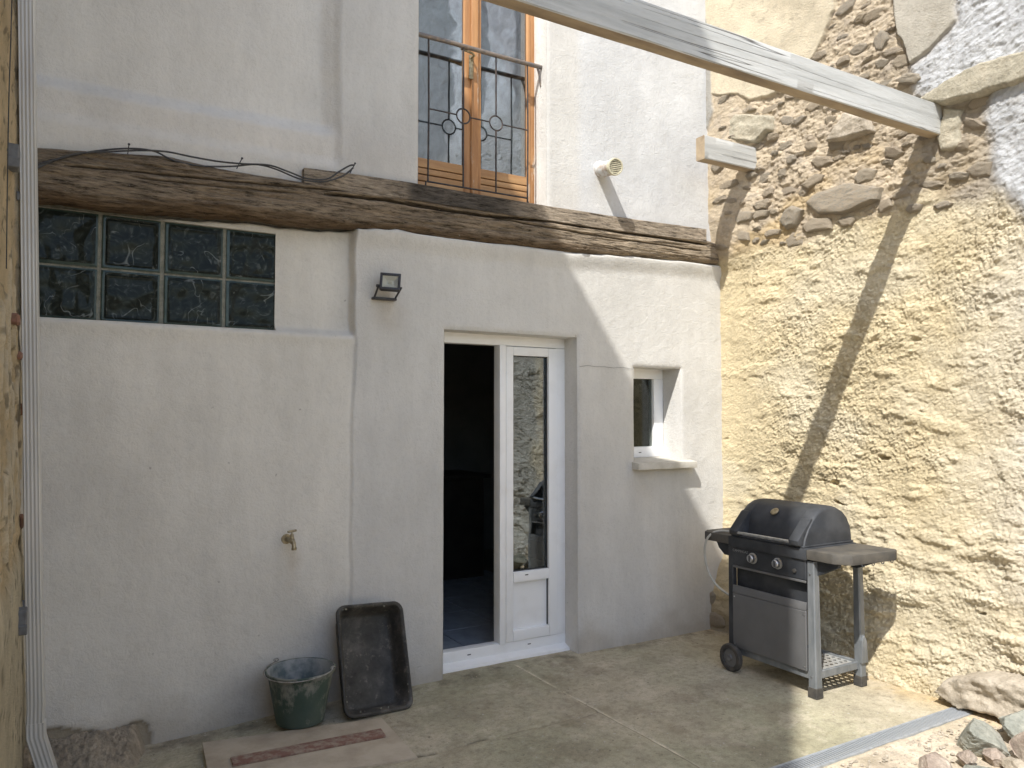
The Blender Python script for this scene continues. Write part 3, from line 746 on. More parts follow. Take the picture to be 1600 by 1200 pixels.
P_YEL = [(4.8, 2.55), W(1122, 410), W(1180, 390), W(1260, 378), W(1330, 340), W(1400, 330), W(1450, 300), W(1520, 320), W(1560, 300), W(1610, 330), W(1700, 400), (-9, 1.9), (-9, -1), (4.8, -1)]
def wall_fields(Y, Z):
    wy = 0.05 * fbm(Y * 4, Z * 4, 71, 5); wz = 0.05 * fbm(Y * 4, Z * 4, 72, 5)
    y2, z2 = Y + wy, Z + wz
    y3, z3 = Y + wy * 0.8, Z + wz * 0.8
    def m(poly, wd, yy=y2, zz=z2): return sm(-wd, wd, dpoly(yy, zz, poly))
    return dict(cream=m(P_CREAM, 0.006, y3, z3), cor=m(P_GREYCOR, 0.008, y3, z3), gp=m(P_GREYPL, 0.007, y3, z3), wh=m(P_WHITE, 0.05), ye=m(P_YEL, 0.06))
def wall_disp(Y, Z, M_):
    big = 0.030 * fbm(Y * 0.9, Z * 0.9, 51, 3) + 0.016 * fbm(Y * 2.6, Z * 3.2, 52, 3)
    # roughcast: flung mortar, strokes running up to the camera side
    ca, sa = math.cos(0.45), math.sin(0.45)
    a = Y * ca - Z * sa; b = Y * sa + Z * ca
    bil = 0.55 * np.abs(perlin(a * 17 + 0.5 * perlin(a * 6, b * 6, 151), b * 30, 152)) + 0.8 * np.abs(perlin(a * 37 + 0.4 * perlin(b * 9, a * 9, 155), b * 58, 153)) + 0.75 * np.abs(perlin(a * 68, b * 88, 154))
    lump = 0.0135 * bil - 0.009 + 0.004 * ridged(a * 9, b * 16, 53, 3) + 0.007 * fbm(a * 24, b * 36, 54, 4, 0.65) 
    # bedding ledges of the masonry under the render, stronger low down
    led = fbm(Y * 2.2 + 3, Z * 6.5, 56, 3)
    led = sm(0.0, 0.40, led) * 0.028 * sm(1.7, 0.5, Z) + sm(0.05, 0.35, fbm(Y * 3, Z * 6, 57, 4)) * 0.014
    hole = -0.040 * sm(0.48, 0.58, fbm(Y * 3.2, Z * 10, 58, 4)) * sm(2.6, 1.4, Z)
    rgh = 0.65 + 0.55 * sm(-0.25, 0.30, fbm(Y * 1.4 + 7, Z * 1.7, 171, 4))
    ye = lump * rgh + led + hole + 0.010 * np.abs(perlin(a * 7, b * 13, 172)) * rgh
    rub = 0.020 * fbm(Y * 5, Z * 8, 61, 5, 0.6) + 0.008 * fbm(Y * 20, Z * 30, 62, 4, 0.65) + 0.012 * np.abs(perlin(Y * 17, Z * 24, 160)) + 0.008 * np.abs(perlin(Y * 40, Z * 50, 161))
    d1, d2, _ = worley(Y * 6.0 + 0.3 * perlin(Y * 5, Z * 5, 1), Z * 10.0, 63)
    rub = rub + 0.006 * sm(0.02, 0.30, d2 - d1) * sm(-0.2, 0.3, fbm(Y * 2, Z * 2, 164, 3)) + 0.006 * ridged(Y * 6 + Z * 2, Z * 13, 165, 4)
    wh = 0.030 + 0.012 * fbm(a * 14, b * 22, 64, 4, 0.6) + 0.010 * ridged(a * 11, b * 22, 65, 3)
    cr = 0.036 + 0.003 * fbm(Y * 4, Z * 4, 66, 4) + 0.002 * ridged(Y * 7, Z * 7, 68, 2)
    gp = 0.044 + 0.004 * fbm(Y * 4, Z * 5, 67, 4)
    d = rub * (1 - M_['ye']) + ye * M_['ye']
    d = d * (1 - M_['wh']) + wh * M_['wh']
    d = d * (1 - M_['gp']) + gp * M_['gp']; d = d * (1 - M_['cream']) + cr * M_['cream']
    d = d * (1 - M_['cor']) + (0.05 + 0.006 * fbm(Y * 9, Z * 9, 69, 3)) * M_['cor']
    # the line where this wall meets the facade
    near = sm(3.75, 4.25, Y)
    prof_z = np.interp(Z, [0, 0.30, 0.55, 2.70, 2.85, 3.1, 6.8], [0.115, 0.09, -0.02, -0.015, 0.05, 0.10, 0.09])
    d = d * (1 - 0.6 * near) + near * prof_z + big * (1 - near) 
    d = d + 0.06 * sm(0.35, 0.0, Z) * sm(3.9, 3.3, Y)       # foot of the wall swells
    return d
def build_rwall():
    ys = axis_coords([-7, 0.0, 1.6, 4.42], [0.08, 0.03, 0.0060]); zs = axis_coords([-0.15, 4.95, 7.4, 9.0], [0.0060, 0.03, 0.1])
    Y, Z = np.meshgrid(ys, zs, indexing='ij'); M_ = wall_fields(Y, Z); D = wall_disp(Y, Z, M_)
    col = np.empty(Y.shape + (3,)); C = lambda *c: np.array(c)
    n1 = fbm(Y * 3, Z * 3, 81, 5); n2 = fbm(Y * 9, Z * 9, 82, 4)
    rub = C(0.60, 0.50, 0.365) * (1 + 0.25 * n1[..., None]); f = sm(0.05, 0.3, n2)[..., None] * 0.55; rub = rub * (1 - f) + C(0.44, 0.375, 0.30) * f
    fy = (sm(0.0, 0.35, fbm(Y * 1.8, Z * 3, 83, 4)) * sm(3.6, 2.9, Z) * 0.6)[..., None]; rub = rub * (1 - fy) + C(0.56, 0.41, 0.20) * fy
    fg = (sm(3.0, 2.3, Y + 0.3 * n1) * 0.45)[..., None]; rub = rub * (1 - fg) + C(0.31, 0.285, 0.25) * fg
    ye = C(0.72, 0.605, 0.39) * (1 + 0.10 * n1[..., None])
    f = sm(-0.1, 0.4, fbm(Y * 1.3, Z * 1.8, 84, 4) + 0.25 * sm(3.6, 2.2, Y))[..., None] * 0.6; ye = ye * (1 - f) + C(0.76, 0.68, 0.51) * f
    f = (sm(2.6, 1.8, Y + 0.2 * n1) * 0.8)[..., None]; ye = ye * (1 - f) + C(0.75, 0.69, 0.58) * f
    f = (sm(2.18, 1.85, Y + 0.25 * n1 + 0.1 * n2) * 0.9)[..., None]; ye = ye * (1 - f) + C(0.50, 0.485, 0.445) * (1 + 0.25 * n2[..., None]) * f
    wh = C(0.60, 0.605, 0.605) * (1 + 0.15 * n2[..., None])
    up = sm(4.9, 5.2, Z) * sm(1.9, 1.6, Y); yn = Y + 0.05 * n1 + 0.03 * n2
    lt = np.maximum(sm(-0.10, -0.04, yn) * sm(0.5, 0.4, yn), sm(0.90, 0.94, yn) * sm(1.60, 1.52, yn) * sm(4.9, 5.1, Z))
    band = C(0.36, 0.37, 0.38) * (1 - lt[..., None]) + C(0.74, 0.76, 0.78) * lt[..., None]; wh = wh * (1 - up[..., None]) + band * (1 + 0.3 * n2[..., None]) * up[..., None]
    col[:] = rub
    for k, c in (('ye', ye), ('wh', wh), ('gp', C(0.52, 0.48, 0.40) * (1 + 0.12 * n1[..., None])), ('cream', C(0.68, 0.595, 0.44) * (1 + 0.10 * n2[..., None])), ('cor', C(0.42, 0.40, 0.36) * (1 + 0.1 * n2[..., None]))):
        f = M_[k][..., None]; col[:] = col * (1 - f) + c * f
    # scattered darker brown blotches, placed by noise alone
    dirt = sm(0.30, 0.45, fbm(Y * 12, Z * 20, 85, 3))[..., None] * 0.25; col[:] = col * (1 - dirt) + C(0.22, 0.17, 0.11) * dirt
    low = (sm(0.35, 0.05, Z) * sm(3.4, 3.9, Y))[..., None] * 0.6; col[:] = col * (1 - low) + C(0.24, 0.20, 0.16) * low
    V = np.stack([XW - D, Y, Z], -1).reshape(-1, 3)
    F = gridfaces(len(ys), len(zs))[:, ::-1]
    from_np('render_coat', V, F, M_ROUGH, rwall, col=col.reshape(-1, 3))
    return
build_rwall()
MB().box(XW + 0.12, XW + 0.55, -7, 8.2, -0.1, 9.05).build('wall_core', M_MORTAR, rwall, smooth=False)

def stone_mesh(seed):
    """rubble stone seen in a wall: irregular outline, nearly flat broken face, edges turned back into the mortar (outline in y-z, face towards -x)"""
    r = random.Random(seed); n = r.choice((5, 6, 6, 7)); base = [2 * math.pi * k / n + r.uniform(-0.25, 0.25) for k in range(n)]
    rad = [r.uniform(0.80, 1.15) for _ in base]; out = []
    for k in range(n):
        a0, a1 = base[k], base[(k + 1) % n] + (2 * math.pi if k == n - 1 else 0); r0, r1 = rad[k], rad[(k + 1) % n]
        for t in (0, 0.34, 0.67):
            p = ((1 - t) * r0 * math.cos(a0) + t * r1 * math.cos(a1), (1 - t) * r0 * math.sin(a0) + t * r1 * math.sin(a1)); out.append(p)
    V = [(-1 - r.uniform(-0.1, 0.2), 0, 0)]; F = []; m = len(out); tx_, ty_ = r.uniform(-0.35, 0.35), r.uniform(-0.45, 0.15)
    for f, d in ((0.35, -1.0), (0.68, -0.98), (0.90, -0.80), (1.0, -0.35), (1.03, 1.0)):
        for p in out:
            q = 1 + r.uniform(-0.03, 0.03); V.append((d + (tx_ * p[0] * f + ty_ * p[1] * f) * (1 if d < 0 else 0) + r.uniform(-0.07, 0.07), p[0] * f * q, p[1] * f * q))
    for k in range(m): F.append((0, 1 + (k + 1) % m, 1 + k))
    for g_ in range(4):
        for k in range(m):
            a0 = 1 + g_ * m + k; b0 = 1 + g_ * m + (k + 1) % m; F.append((a0, b0, b0 + m, a0 + m))
    me = bpy.data.meshes.new('stone'); me.from_pydata(V, [], F); me.update(); me.materials.append(M_STONE); shade(me, True, 38); return me
STM = [stone_mesh(i) for i in range(14)]
def surf(y, z):
    Y = np.array([[y]]); Z = np.array([[z]]); return XW - float(wall_disp(Y, Z, wall_fields(Y, Z))[0, 0])
placed = []
def wall_stone(px, py, wpx, hpx, rot=0.0, proud=0.018, i=None):
    y, z = W(px, py); dist = math.hypot(XW, y)
    ppm = 1200 / (y * 0.863 + XW * 0.505)
    wy = wpx / ppm / 0.80 / 2; hz = hpx / ppm / 2
    o = bpy.data.objects.new('stone', STM[(i if i is not None else rnd.randrange(14)) % 14]); S.collection.objects.link(o); o.parent = rwall
    o.scale = (0.022 + proud * 0.5, wy * 1.0, hz * 1.05); o.rotation_euler = (-rot, 0, 0)
    x = surf(y, z) + 0.022 + proud * 0.5 - proud * 1.0 - 0.010
    o.location = Vector((x, y, z)) - WLOC['stone_wall']; placed.append((y, z, max(wy, hz)))
big_stones = [(1320, 312, 120, 42, -0.12, 0.03), (1237, 340, 38, 34, 0.1, 0.03), (1280, 350, 60, 24, -0.15, 0.015), (1195, 320, 26, 18, 0, 0.02), (1192, 335, 28, 16, 0, 0.012), (1285, 254, 34, 20, -0.2, 0.02),
    (1226, 272, 14, 16, 0, 0.02), (1275, 282, 38, 22, 0.2, 0.012), (1355, 275, 34, 28, 0, 0.010), (1400, 240, 30, 18, -0.4, 0.012), (1390, 255, 24, 14, -0.3, 0.010), (1210, 215, 20, 14, 0, 0.02), (1270, 228, 18, 16, 0, 0.02),
    (1205, 300, 20, 14, 0.3, 0.015), (1240, 250, 18, 14, 0, 0.015), (1255, 300, 20, 16, 0, 0.012), (1385, 320, 26, 20, 0.2, 0.012), (1325, 345, 26, 18, -0.1, 0.01), (1170, 340, 32, 20, 0, 0.010), (1135, 265, 20, 18, 0, 0.012),
    (1140, 315, 26, 10, 0.1, 0.012), (1475, 320, 26, 14, 0, 0.01), (1430, 325, 24, 16, 0, 0.008), (1310, 225, 28, 18, 0, 0.012), (1345, 200, 40, 14, 0.1, 0.014), (1500, 275, 30, 14, -0.2, 0.008), (1455, 250, 20, 12, -0.2, 0.008),
    (1430, 125, 36, 18, -0.3, 0.02), (1380, 65, 26, 30, 0.1, 0.012), (1345, 30, 22, 14, 0, 0.010), (1320, 95, 26, 14, 0, 0.010), (1355, 120, 20, 12, 0, 0.010), (1290, 140, 20, 12, 0.2, 0.01), (1250, 190, 24, 12, 0.2, 0.01),
    (1160, 245, 16, 12, 0, 0.012), (1180, 275, 18, 14, 0, 0.014), (1215, 240, 14, 10, 0, 0.012), (1525, 195, 32, 14, -0.6, 0.014), (1505, 230, 24, 18, 0, 0.010), (1122, 930, 30, 28, 0, 0.01), (1135, 965, 36, 24, 0.2, 0.012), (1118, 890, 22, 20, 0, 0.0)]
for i, s in enumerate(big_stones): wall_stone(*s, i=i)
n = 0; tries = 0
while n < 85 and tries < 2500:
    tries += 1
    px = rnd.uniform(1130, 1560); py = rnd.uniform(0, 390)
    y, z = W(px, py)
    Y = np.array([[y]]); Z = np.array([[z]]); M_ = wall_fields(Y, Z)
    if max(float(M_[k][0, 0]) for k in M_) > 0.3: continue
    s = 0.022 + 0.062 * rnd.random() ** 1.5
    if any(math.hypot(y - a, z - b_) < (s + c) * 0.80 for a, b_, c in placed): continue
    ppm = 1200 / (y * 0.863 + XW * 0.505)
    wall_stone(px, py, 2 * s * ppm * rnd.uniform(0.9, 1.6), 2 * s * ppm * rnd.uniform(0.45, 0.75), rnd.uniform(-0.30, 0.30), rnd.uniform(-0.006, 0.006)); n += 1

def slab(name, poly_px, thick, mat, parent, xoff=0.0, seed=1, amp=0.006, step=0.012, base=0.0):
    """a flat stone or flake of plaster lying on the wall: outline in wall coordinates, real thickness, chipped edge"""
    poly = [(lambda q: (q[1], q[2]))(at(p[0], p[1], 0, XW - thick * 0.8)) for p in poly_px]
    ymin = min(p[0] for p in poly) - 0.03; ymax = max(p[0] for p in poly) + 0.03; zmin = min(p[1] for p in poly) - 0.03; zmax = max(p[1] for p in poly) + 0.03
    ys = np.arange(ymin, ymax, step); zs = np.arange(zmin, zmax, step); Y, Z = np.meshgrid(ys, zs, indexing='ij')
    wy = 0.016 * fbm(Y * 9, Z * 9, seed, 4); d = dpoly(Y + wy, Z + wy, poly)
    keep = (d[:-1, :-1] > -0.012) | (d[1:, 1:] > -0.012)
    h = thick * sm(-0.010, 0.008, d) + amp * fbm(Y * 7, Z * 12, seed + 3, 5) * sm(-0.01, 0.03, d) - 0.05 * sm(-0.002, -0.014, d)
    V = np.stack([XW - base - h, Y, Z], -1).reshape(-1, 3)
    return from_np(name, V, gridfaces(len(ys), len(zs), keep)[:, ::-1], mat, parent)
slab('lintel_stone', [(1430, 158), (1470, 162), (1540, 143), (1612, 122), (1620, 75), (1560, 88), (1500, 112)], 0.09, M_LINTEL, rwall, seed=11, step=0.01)
slab('slate_stone', [(1126, 205), (1150, 178), (1200, 180), (1202, 202), (1178, 222), (1130, 218)], 0.075, M_LINTEL, rwall, seed=12, step=0.008, amp=0.02)
slab('slate_stone', [(1290, 222), (1318, 175), (1355, 182), (1362, 205), (1320, 215)], 0.07, M_ROCKP, rwall, seed=13, step=0.008, amp=0.02)
slab('foot_rock', [(1462, 1082), (1478, 1062), (1520, 1055), (1580, 1060), (1620, 1075), (1640, 1180), (1560, 1120), (1500, 1108)], 0.16, M_ROCKP, rwall, seed=14, step=0.01, amp=0.05)

# ================================================================== NEIGHBOUR'S HOUSE ON THE LEFT (its long wall closes the yard and shades it)
nb = thing('neighbour_house', (XL, 2.5, 0), 'ochre rough rendered neighbouring house at the left edge behind the downpipe', 'house')
HT = 4.0 + (2.055 - XL) / 0.672
def build_left():
    ys = axis_coords([0.4, 3.2, 4.40], [0.05, 0.008]); zs = axis_coords([-0.15, 3.9, HT], [0.011, 0.1])
    Y, Z = np.meshgrid(ys, zs, indexing='ij')
    n1 = fbm(Y * 4, Z * 3, 101, 5); pl = sm(-0.02, 0.02, Z - 2.05 - 0.12 * fbm(Y * 5, Z * 5, 102, 4)) * sm(4.02, 4.05, Y + 0.02 * n1)
    pl2 = sm(0.10, 0.16, fbm(Y * 6, Z * 2.5, 103, 4) - 0.5 * sm(1.9, 2.4, Z)) * 0.7
    D = 0.028 * fbm(Y * 3, Z * 3, 104, 4) + 0.014 * fbm(Y * 14, Z * 14, 105, 5, 0.6)
    pl = np.clip(pl + pl2 * (Z > 0.9), 0, 1)
    smooth_low = sm(1.05, 0.95, Z - 0.1 * fbm(Y * 3, Z * 3, 106, 3))
    D = D * (1 - 0.6 * smooth_low) + 0.02 * smooth_low
    D = D * (1 - pl) + (0.022 + 0.002 * n1) * pl
    D = D + np.interp(Z, [0, 3.5, 5, 8], [0.065, -0.03, 0, 0])
    C = lambda *c: np.array(c)
    col = C(0.56, 0.44, 0.27) * (1 + 0.35 * n1[..., None]); f = smooth_low[..., None]; col = col * (1 - f) + C(0.55, 0.48, 0.34) * (1 + 0.25 * n1[..., None]) * f
    f = pl[..., None]; col = col * (1 - f) + C(0.66, 0.58, 0.43) * f
    dk = sm(0.22, 0.36, fbm(Y * 13, Z * 13, 108, 4))[..., None] * 0.6; col = col * (1 - dk) + C(0.10, 0.085, 0.06) * dk
    V = np.stack([XL + D, Y, Z], -1).reshape(-1, 3)
    from_np('wall', V, gridfaces(len(ys), len(zs)), M_ROUGH, nb, col=col.reshape(-1, 3))
build_left()
MB().prism([(XL - 0.06, 5.4), (XL - 0.06, 0.41), (XL - 0.82, -0.155), (-3.2, -1.94), (-6.5, -1.94), (-6.5, 5.4)], -0.1, HT, 'z').build('building_block', M_ROUGH, nb, smooth=False)
me = bpy.data.objects['building_block'].data
a = me.color_attributes.new('Col', 'FLOAT_COLOR', 'POINT'); a.data.foreach_set('color', [0.46, 0.38, 0.26, 1.0] * len(me.vertices))
for px, py, s in ((22, 500, 1.0), (30, 640, 1.2), (22, 815, 1.3), (26, 556, 0.8)):
    q = at(px, py, 0, XL + 0.02)
    if q[1] > 4.3: q[1] = 4.25
    MB().box(XL - 0.03, XL + 0.03 + 0.05 * max(0, 1 - q[2] / 2.6), q[1] - 0.07 * s, q[1] + 0.04 * s, q[2] - 0.022 * s, q[2] + 0.022 * s, 0.008, 1).build('brick', M_BRICK, nb)

# low unseen wall added behind the camera for reflections and bounced light
rh = thing('added_yard_wall', (2.0, -6.0, 0), 'unseen low pale wall added behind the camera for reflections and bounced light', 'wall')
o = MB().box(-6.4, 4.3, -6.4, -6.0, -0.1, 2.5, 0.02).box(-6.45, 4.32, -6.45, -5.95, 2.5, 2.56, 0.01).build('coping', M_ROUGH, rh, smooth=False)
a = o.data.color_attributes.new('Col', 'FLOAT_COLOR', 'POINT'); a.data.foreach_set('color', [0.62, 0.55, 0.43, 1.0] * len(o.data.vertices))

# ================================================================== PERGOLA BEAM AND BEAM STUB
def beam(name, x0, x1, y0, y1, z0, z1, label, cat, seed, droop=0.0):
    n = max(8, int((x1 - x0) / 0.02)); loops = []
    for i in range(n + 1):
        x = x0 + (x1 - x0) * i / n
        d = lambda k: 0.0022 * float(fbm(np.array(x * 3.0), np.array(k * 7.3 + seed), 3, 3))
        e = 0.005
        L = [(x, y0 + d(1), z0 + e), (x, y0 + d(1) , z0 + (z1 - z0) * 0.35), (x, y0 + d(2), z0 + (z1 - z0) * 0.7), (x, y0 + d(2), z1 - e), (x, y0 + e, z1 + d(3)), (x, y1 - e, z1 + d(3)), (x, y1, z1 - e), (x, y1, z0 + e), (x, y1 - e, z0 + d(4)), (x, y0 + e, z0 + d(4))]
        loops.append(L)
    root = thing(name, ((x0 + x1) / 2, (y0 + y1) / 2, z0), label, cat)
    b = MB(); b.loft(loops); me = bpy.data.meshes.new('plank'); b.bm.to_mesh(me); b.bm.free()
    me.materials.append(M_PAINTWOOD); me.materials.append(M_RAWWOOD); shade(me, True, 40)
    for p in me.polygons:
        if max(me.vertices[v].co.z for v in p.vertices) < z0 + 0.0035 or abs(p.normal.x) > 0.9: p.material_index = 1
    link('timber', me, root); return root
q1 = at(1474, 165, 0, XW); q2 = at(1470.6, 212.5, 0, XW); q3 = at(1456, 216, 0, XW)
beam('pergola_beam', -0.16, XW + 0.02, q1[1] + 0.005, q1[1] + 0.082, q2[2], q1[2] + 0.003, 'long weathered white wooden beam crossing the yard overhead into the stone wall', 'beam', 1)
s1 = at(1175, 229, 0, 4.30); s2 = at(1173, 265, 0, 4.30)
xe = at(1101, 218, 1, s1[1])[0]
beam('beam_stub', xe, XW - 0.02, s1[1], s1[1] + 0.085, s2[2], s1[2], 'short sawn-off white beam end sticking out of the stone wall near the corner', 'beam', 5)
# mortar packed round the beam seats
slab('mortar_patch', [(1474, 168), (1500, 172), (1498, 230), (1470, 236), (1462, 214)], 0.03, M_LINTEL, rwall, seed=31, step=0.008, amp=0.02)

# ================================================================== FITTINGS ON THE FACADE
# vent pipe
vb = at(938, 266, 1, FY); vt = at(961, 260.5, 1, 4.10)
vroot = thing('vent_pipe', (vb[0], FY, vb[2]), 'plastic vent pipe with round cream grille sticking out of the upper wall', 'vent pipe')
A = Vector(vb); B = Vector(vt); ax = (B - A).normalized(); A2 = A - ax * 0.03
MB().tube([A2, B], 0.052, 28, caps=False).tube([A2, B], 0.048, 28, caps=False).tube([A - ax * 0.004, A + ax * 0.012], [0.066, 0.056], 24).build('pipe', M_PIPEPVC, vroot)
Mv = Matrix.Translation(B) @ ax.to_track_quat('Z', 'Y').to_matrix().to_4x4()
MB().lathe([(0.049, -0.02), (0.058, -0.018), (0.060, 0.0), (0.058, 0.010), (0.049, 0.011), (0.047, 0.004), (0.049, -0.02)], 32, Mv).build('grille_ring', M_CREAM, vroot)
upv = Vector((0, 0, 1)) - ax * ax.z; upv.normalize(); sdv = ax.cross(upv)
for k in range(7):
    t = -0.038 + k * 0.0127; hw = math.sqrt(max(0.0475 ** 2 - t * t, 1e-5))
    Mx = Matrix((( *sdv, 0), (*upv, 0), (*ax, 0), (0, 0, 0, 1))).transposed(); Mx.translation = B + upv * t
    MB().box(-hw, hw, -0.0035, 0.0035, -0.006, 0.006, M=Mx).build('grille_bar', M_CREAM, vroot, smooth=False)
MB().lathe([(0, -0.03), (0.047, -0.03)], 24, Mv).build('black_disc', M_BLACK, vroot)  # flat black disc closing the pipe behind the bars

# floodlight
fc = at(608, 443, 1, 4.21)
fl = thing('floodlight', (fc[0], FY, fc[2]), 'small black square floodlight on a bracket left of the glazed door', 'floodlight')
Mf = Matrix.Translation((fc[0] + 0.005, 4.205, fc[2] + 0.008)) @ Matrix.Rotation(math.radians(-22), 4, 'Z') @ Matrix.Rotation(math.radians(-14), 4, 'X') @ Matrix.Rotation(math.radians(3), 4, 'Y')
b = MB(); w2, h2 = 0.060, 0.052
for q in ((-w2, w2, -0.014, 0.012, h2 - 0.015, h2), (-w2, w2, -0.014, 0.012, -h2, -h2 + 0.015), (-w2, -w2 + 0.015, -0.014, 0.012, -h2 + 0.011, h2 - 0.011), (w2 - 0.015, w2, -0.014, 0.012, -h2 + 0.011, h2 - 0.011), (-w2 + 0.006, w2 - 0.006, 0.012, 0.034, -h2 + 0.006, h2 - 0.006)):
    b.box(*q, 0.003, 2, M=Mf)
b.build('housing', M_BLACK, fl)
M_REFL = simple('lamp_reflector', (0.62, 0.60, 0.50), (0.55, 0.53, 0.44), 30, 0.35, 0.3)
iw, ih, bw, bh = w2 - 0.0155, h2 - 0.0155, 0.020, 0.013
L0 = [Mf @ Vector(p) for p in ((-iw, -0.006, -ih), (iw, -0.006, -ih), (iw, -0.006, ih), (-iw, -0.006, ih))]
L1 = [Mf @ Vector(p) for p in ((-bw, 0.010, -bh), (bw, 0.010, -bh), (bw, 0.010, bh), (-bw, 0.010, bh))]
MB().loft([L0, L1], False, True).build('reflector', M_REFL, fl, smooth=False)
MB().box(-0.012, 0.012, 0.005, 0.0085, -0.009, 0.009, 0.002, 1, M=Mf).build('led_plate', M_CREAM, fl)
MB().box(-iw, iw, -0.011, -0.009, -ih, ih, M=Mf).build('front_glass', glass('lamp_glass', 0.35, (0.95, 0.95, 0.93)), fl, smooth=False)
P = lambda x, y, z: tuple(Mf @ Vector((x, y, z)))
br = MB()
zb_ = fc[2] - 0.082
lft = P(-w2 - 0.006, 0.004, -0.028); rgt = P(w2 + 0.006, 0.004, -0.028)
br.tube([lft, (lft[0] - 0.012, FY - 0.03, zb_)], 0.006, 6).tube([rgt, (rgt[0] - 0.006, FY - 0.03, zb_)], 0.006, 6)
br.box(lft[0] - 0.020, rgt[0] + 0.002, FY - 0.045, FY - 0.002, zb_ - 0.008, zb_ + 0.006, 0.002)
br.tube([(lft[0] - 0.012, lft[1], lft[2]), (lft[0] + 0.01, lft[1], lft[2])], 0.010, 10)
br.build('bracket', M_BLACK, fl)

# brass tap
tp = at(456, 846, 1, FY - 0.06)
tr_ = thing('water_tap', (tp[0], FY + 0.01, tp[2]), 'small brass garden tap on the lower left wall', 'tap')
tx0, tz0 = tp[0] + 0.0, tp[2] + 0.004
MB().tube([(tx0 - 0.012, FY + 0.02, tz0), (tx0 - 0.004, FY - 0.045, tz0)], 0.011, 12).tube([(tx0 - 0.004, FY - 0.03, tz0), (tx0, FY - 0.062, tz0), (tx0 + 0.003, FY - 0.085, tz0 - 0.012), (tx0 + 0.004, FY - 0.092, tz0 - 0.036)], [0.014, 0.017, 0.012, 0.011], 12).tube([(tx0 + 0.004, FY - 0.092, tz0 - 0.032), (tx0 + 0.004, FY - 0.092, tz0 - 0.046)], 0.014, 12).tube([(tx0, FY - 0.062, tz0 + 0.01), (tx0, FY - 0.062, tz0 + 0.036)], [0.012, 0.009], 12).lathe([(0, 0), (0.028, 0), (0.030, 0.003), (0.026, 0.006), (0, 0.006)], 20, Matrix.Translation((tx0 - 0.012, FY + 0.016, tz0)) @ Matrix.Rotation(math.pi / 2, 4, 'X')).build('body', M_BRASS, tr_)
MB().tube([(tx0, FY - 0.062, tz0 + 0.03), (tx0, FY - 0.062, tz0 + 0.050)], 0.004, 8).tube([(tx0 - 0.024, FY - 0.066, tz0 + 0.050), (tx0 + 0.024, FY - 0.058, tz0 + 0.054)], [0.006, 0.0065], 8).build('handle', M_BRASS, tr_)

# railing across the upper window
ry = 4.362
R = lambda px, py: tuple(at(px, py, 1, ry))
a0 = R(640, 50); a1 = R(839, 103)
rl = thing('window_railing', ((a0[0] + a1[0]) / 2, ry, 3.02), 'thin iron guard rail with two rings across the wooden french window', 'railing')
zt_ = (R(657, 55)[2] + R(836, 102)[2]) / 2
MB().tube([(1.835, ry, zt_), (2.10, ry, zt_ + 0.002), (2.4, ry, zt_ - 0.002), (2.785, ry, zt_)], 0.0145, 12).build('handrail', M_RAIL, rl)
MB().tube([(2.755, ry, zt_ - 0.004), (2.772, ry + 0.006, zt_ - 0.05), (2.786, ry + 0.012, zt_ - 0.13)], [0.009, 0.008, 0.006], 8).build('stay', M_RAIL, rl)
bxs = [R(669, 200)[0], R(724, 200)[0], R(775, 200)[0], R(824, 200)[0]]
zbar = R(665, 283)[2]; zring = (R(724, 181)[2] + R(775, 193)[2]) / 2
rr = 0.048
for k, x in enumerate(bxs):
    if k in (1, 2):
        MB().tube([(x, ry, zt_), (x, ry, zring + rr)], 0.0065, 6).build('bar', M_IRON, rl)
        MB().tube([(x, ry, zring - rr), (x, ry, zbar)], 0.0065, 6).build('bar', M_IRON, rl)
        MB().tube([(x + rr * math.cos(t), ry, zring + rr * math.sin(t)) for t in [2 * math.pi * i / 36 for i in range(36)]], 0.0055, 6, closed=True).build('ring', M_IRON, rl)
    else:
        MB().tube([(x, ry, zt_), (x + 0.004, ry, (zt_ + zbar) / 2), (x, ry, zbar - (0.04 if k == 3 else 0.0))], 0.0065, 6).build('bar', M_IRON, rl)
MB().tube([(bxs[0], ry, zring), (bxs[1] - rr, ry, zring)], 0.005, 6).tube([(bxs[1] + rr, ry, zring), (bxs[2] - rr, ry, zring)], 0.005, 6).tube([(bxs[2] + rr, ry, zring), (bxs[3], ry, zring)], 0.005, 6).build('cross_bar', M_IRON, rl)
MB().tube([(bxs[0] - 0.018, ry, zbar - 0.05), (bxs[0] - 0.014, ry, zbar - 0.004), (bxs[0] + 0.01, ry, zbar), (bxs[3], ry, zbar), (bxs[3] + 0.012, ry + 0.01, zbar - 0.03), (bxs[3] + 0.02, ry + 0.04, zbar - 0.05)], 0.006, 6).build('bottom_rail', M_IRON, rl)

# cables along the beam
def smooth_path(pts, n=8):
    P_ = [Vector(p) for p in pts]; out = []
    for i in range(len(P_) - 1):
        p0 = P_[max(i - 1, 0)]; p1 = P_[i]; p2 = P_[i + 1]; p3 = P_[min(i + 2, len(P_) - 1)]
        for k in range(n):
            t = k / n; out.append(0.5 * ((2 * p1) + (-p0 + p2) * t + (2 * p0 - 5 * p1 + 4 * p2 - p3) * t * t + (-p0 + 3 * p1 - 3 * p2 + p3) * t ** 3))
    out.append(P_[-1]); return out
cb = thing('wall_cable', (0.6, 4.18, 3.0), 'pair of thin black cables looping loosely along the old timber beam', 'cable')
c1 = [(52, 262), (70, 254), (110, 244), (150, 236), (200, 232), (240, 236), (270, 250), (310, 259), (360, 260), (400, 257), (430, 264), (470, 280), (505, 284), (535, 275), (552, 262)]
c2 = [(52, 265), (80, 253), (120, 240), (170, 237), (220, 235), (260, 237), (300, 245), (340, 252), (380, 256), (420, 258), (450, 268), (480, 279), (510, 280), (530, 268), (546, 259), (554, 258)]
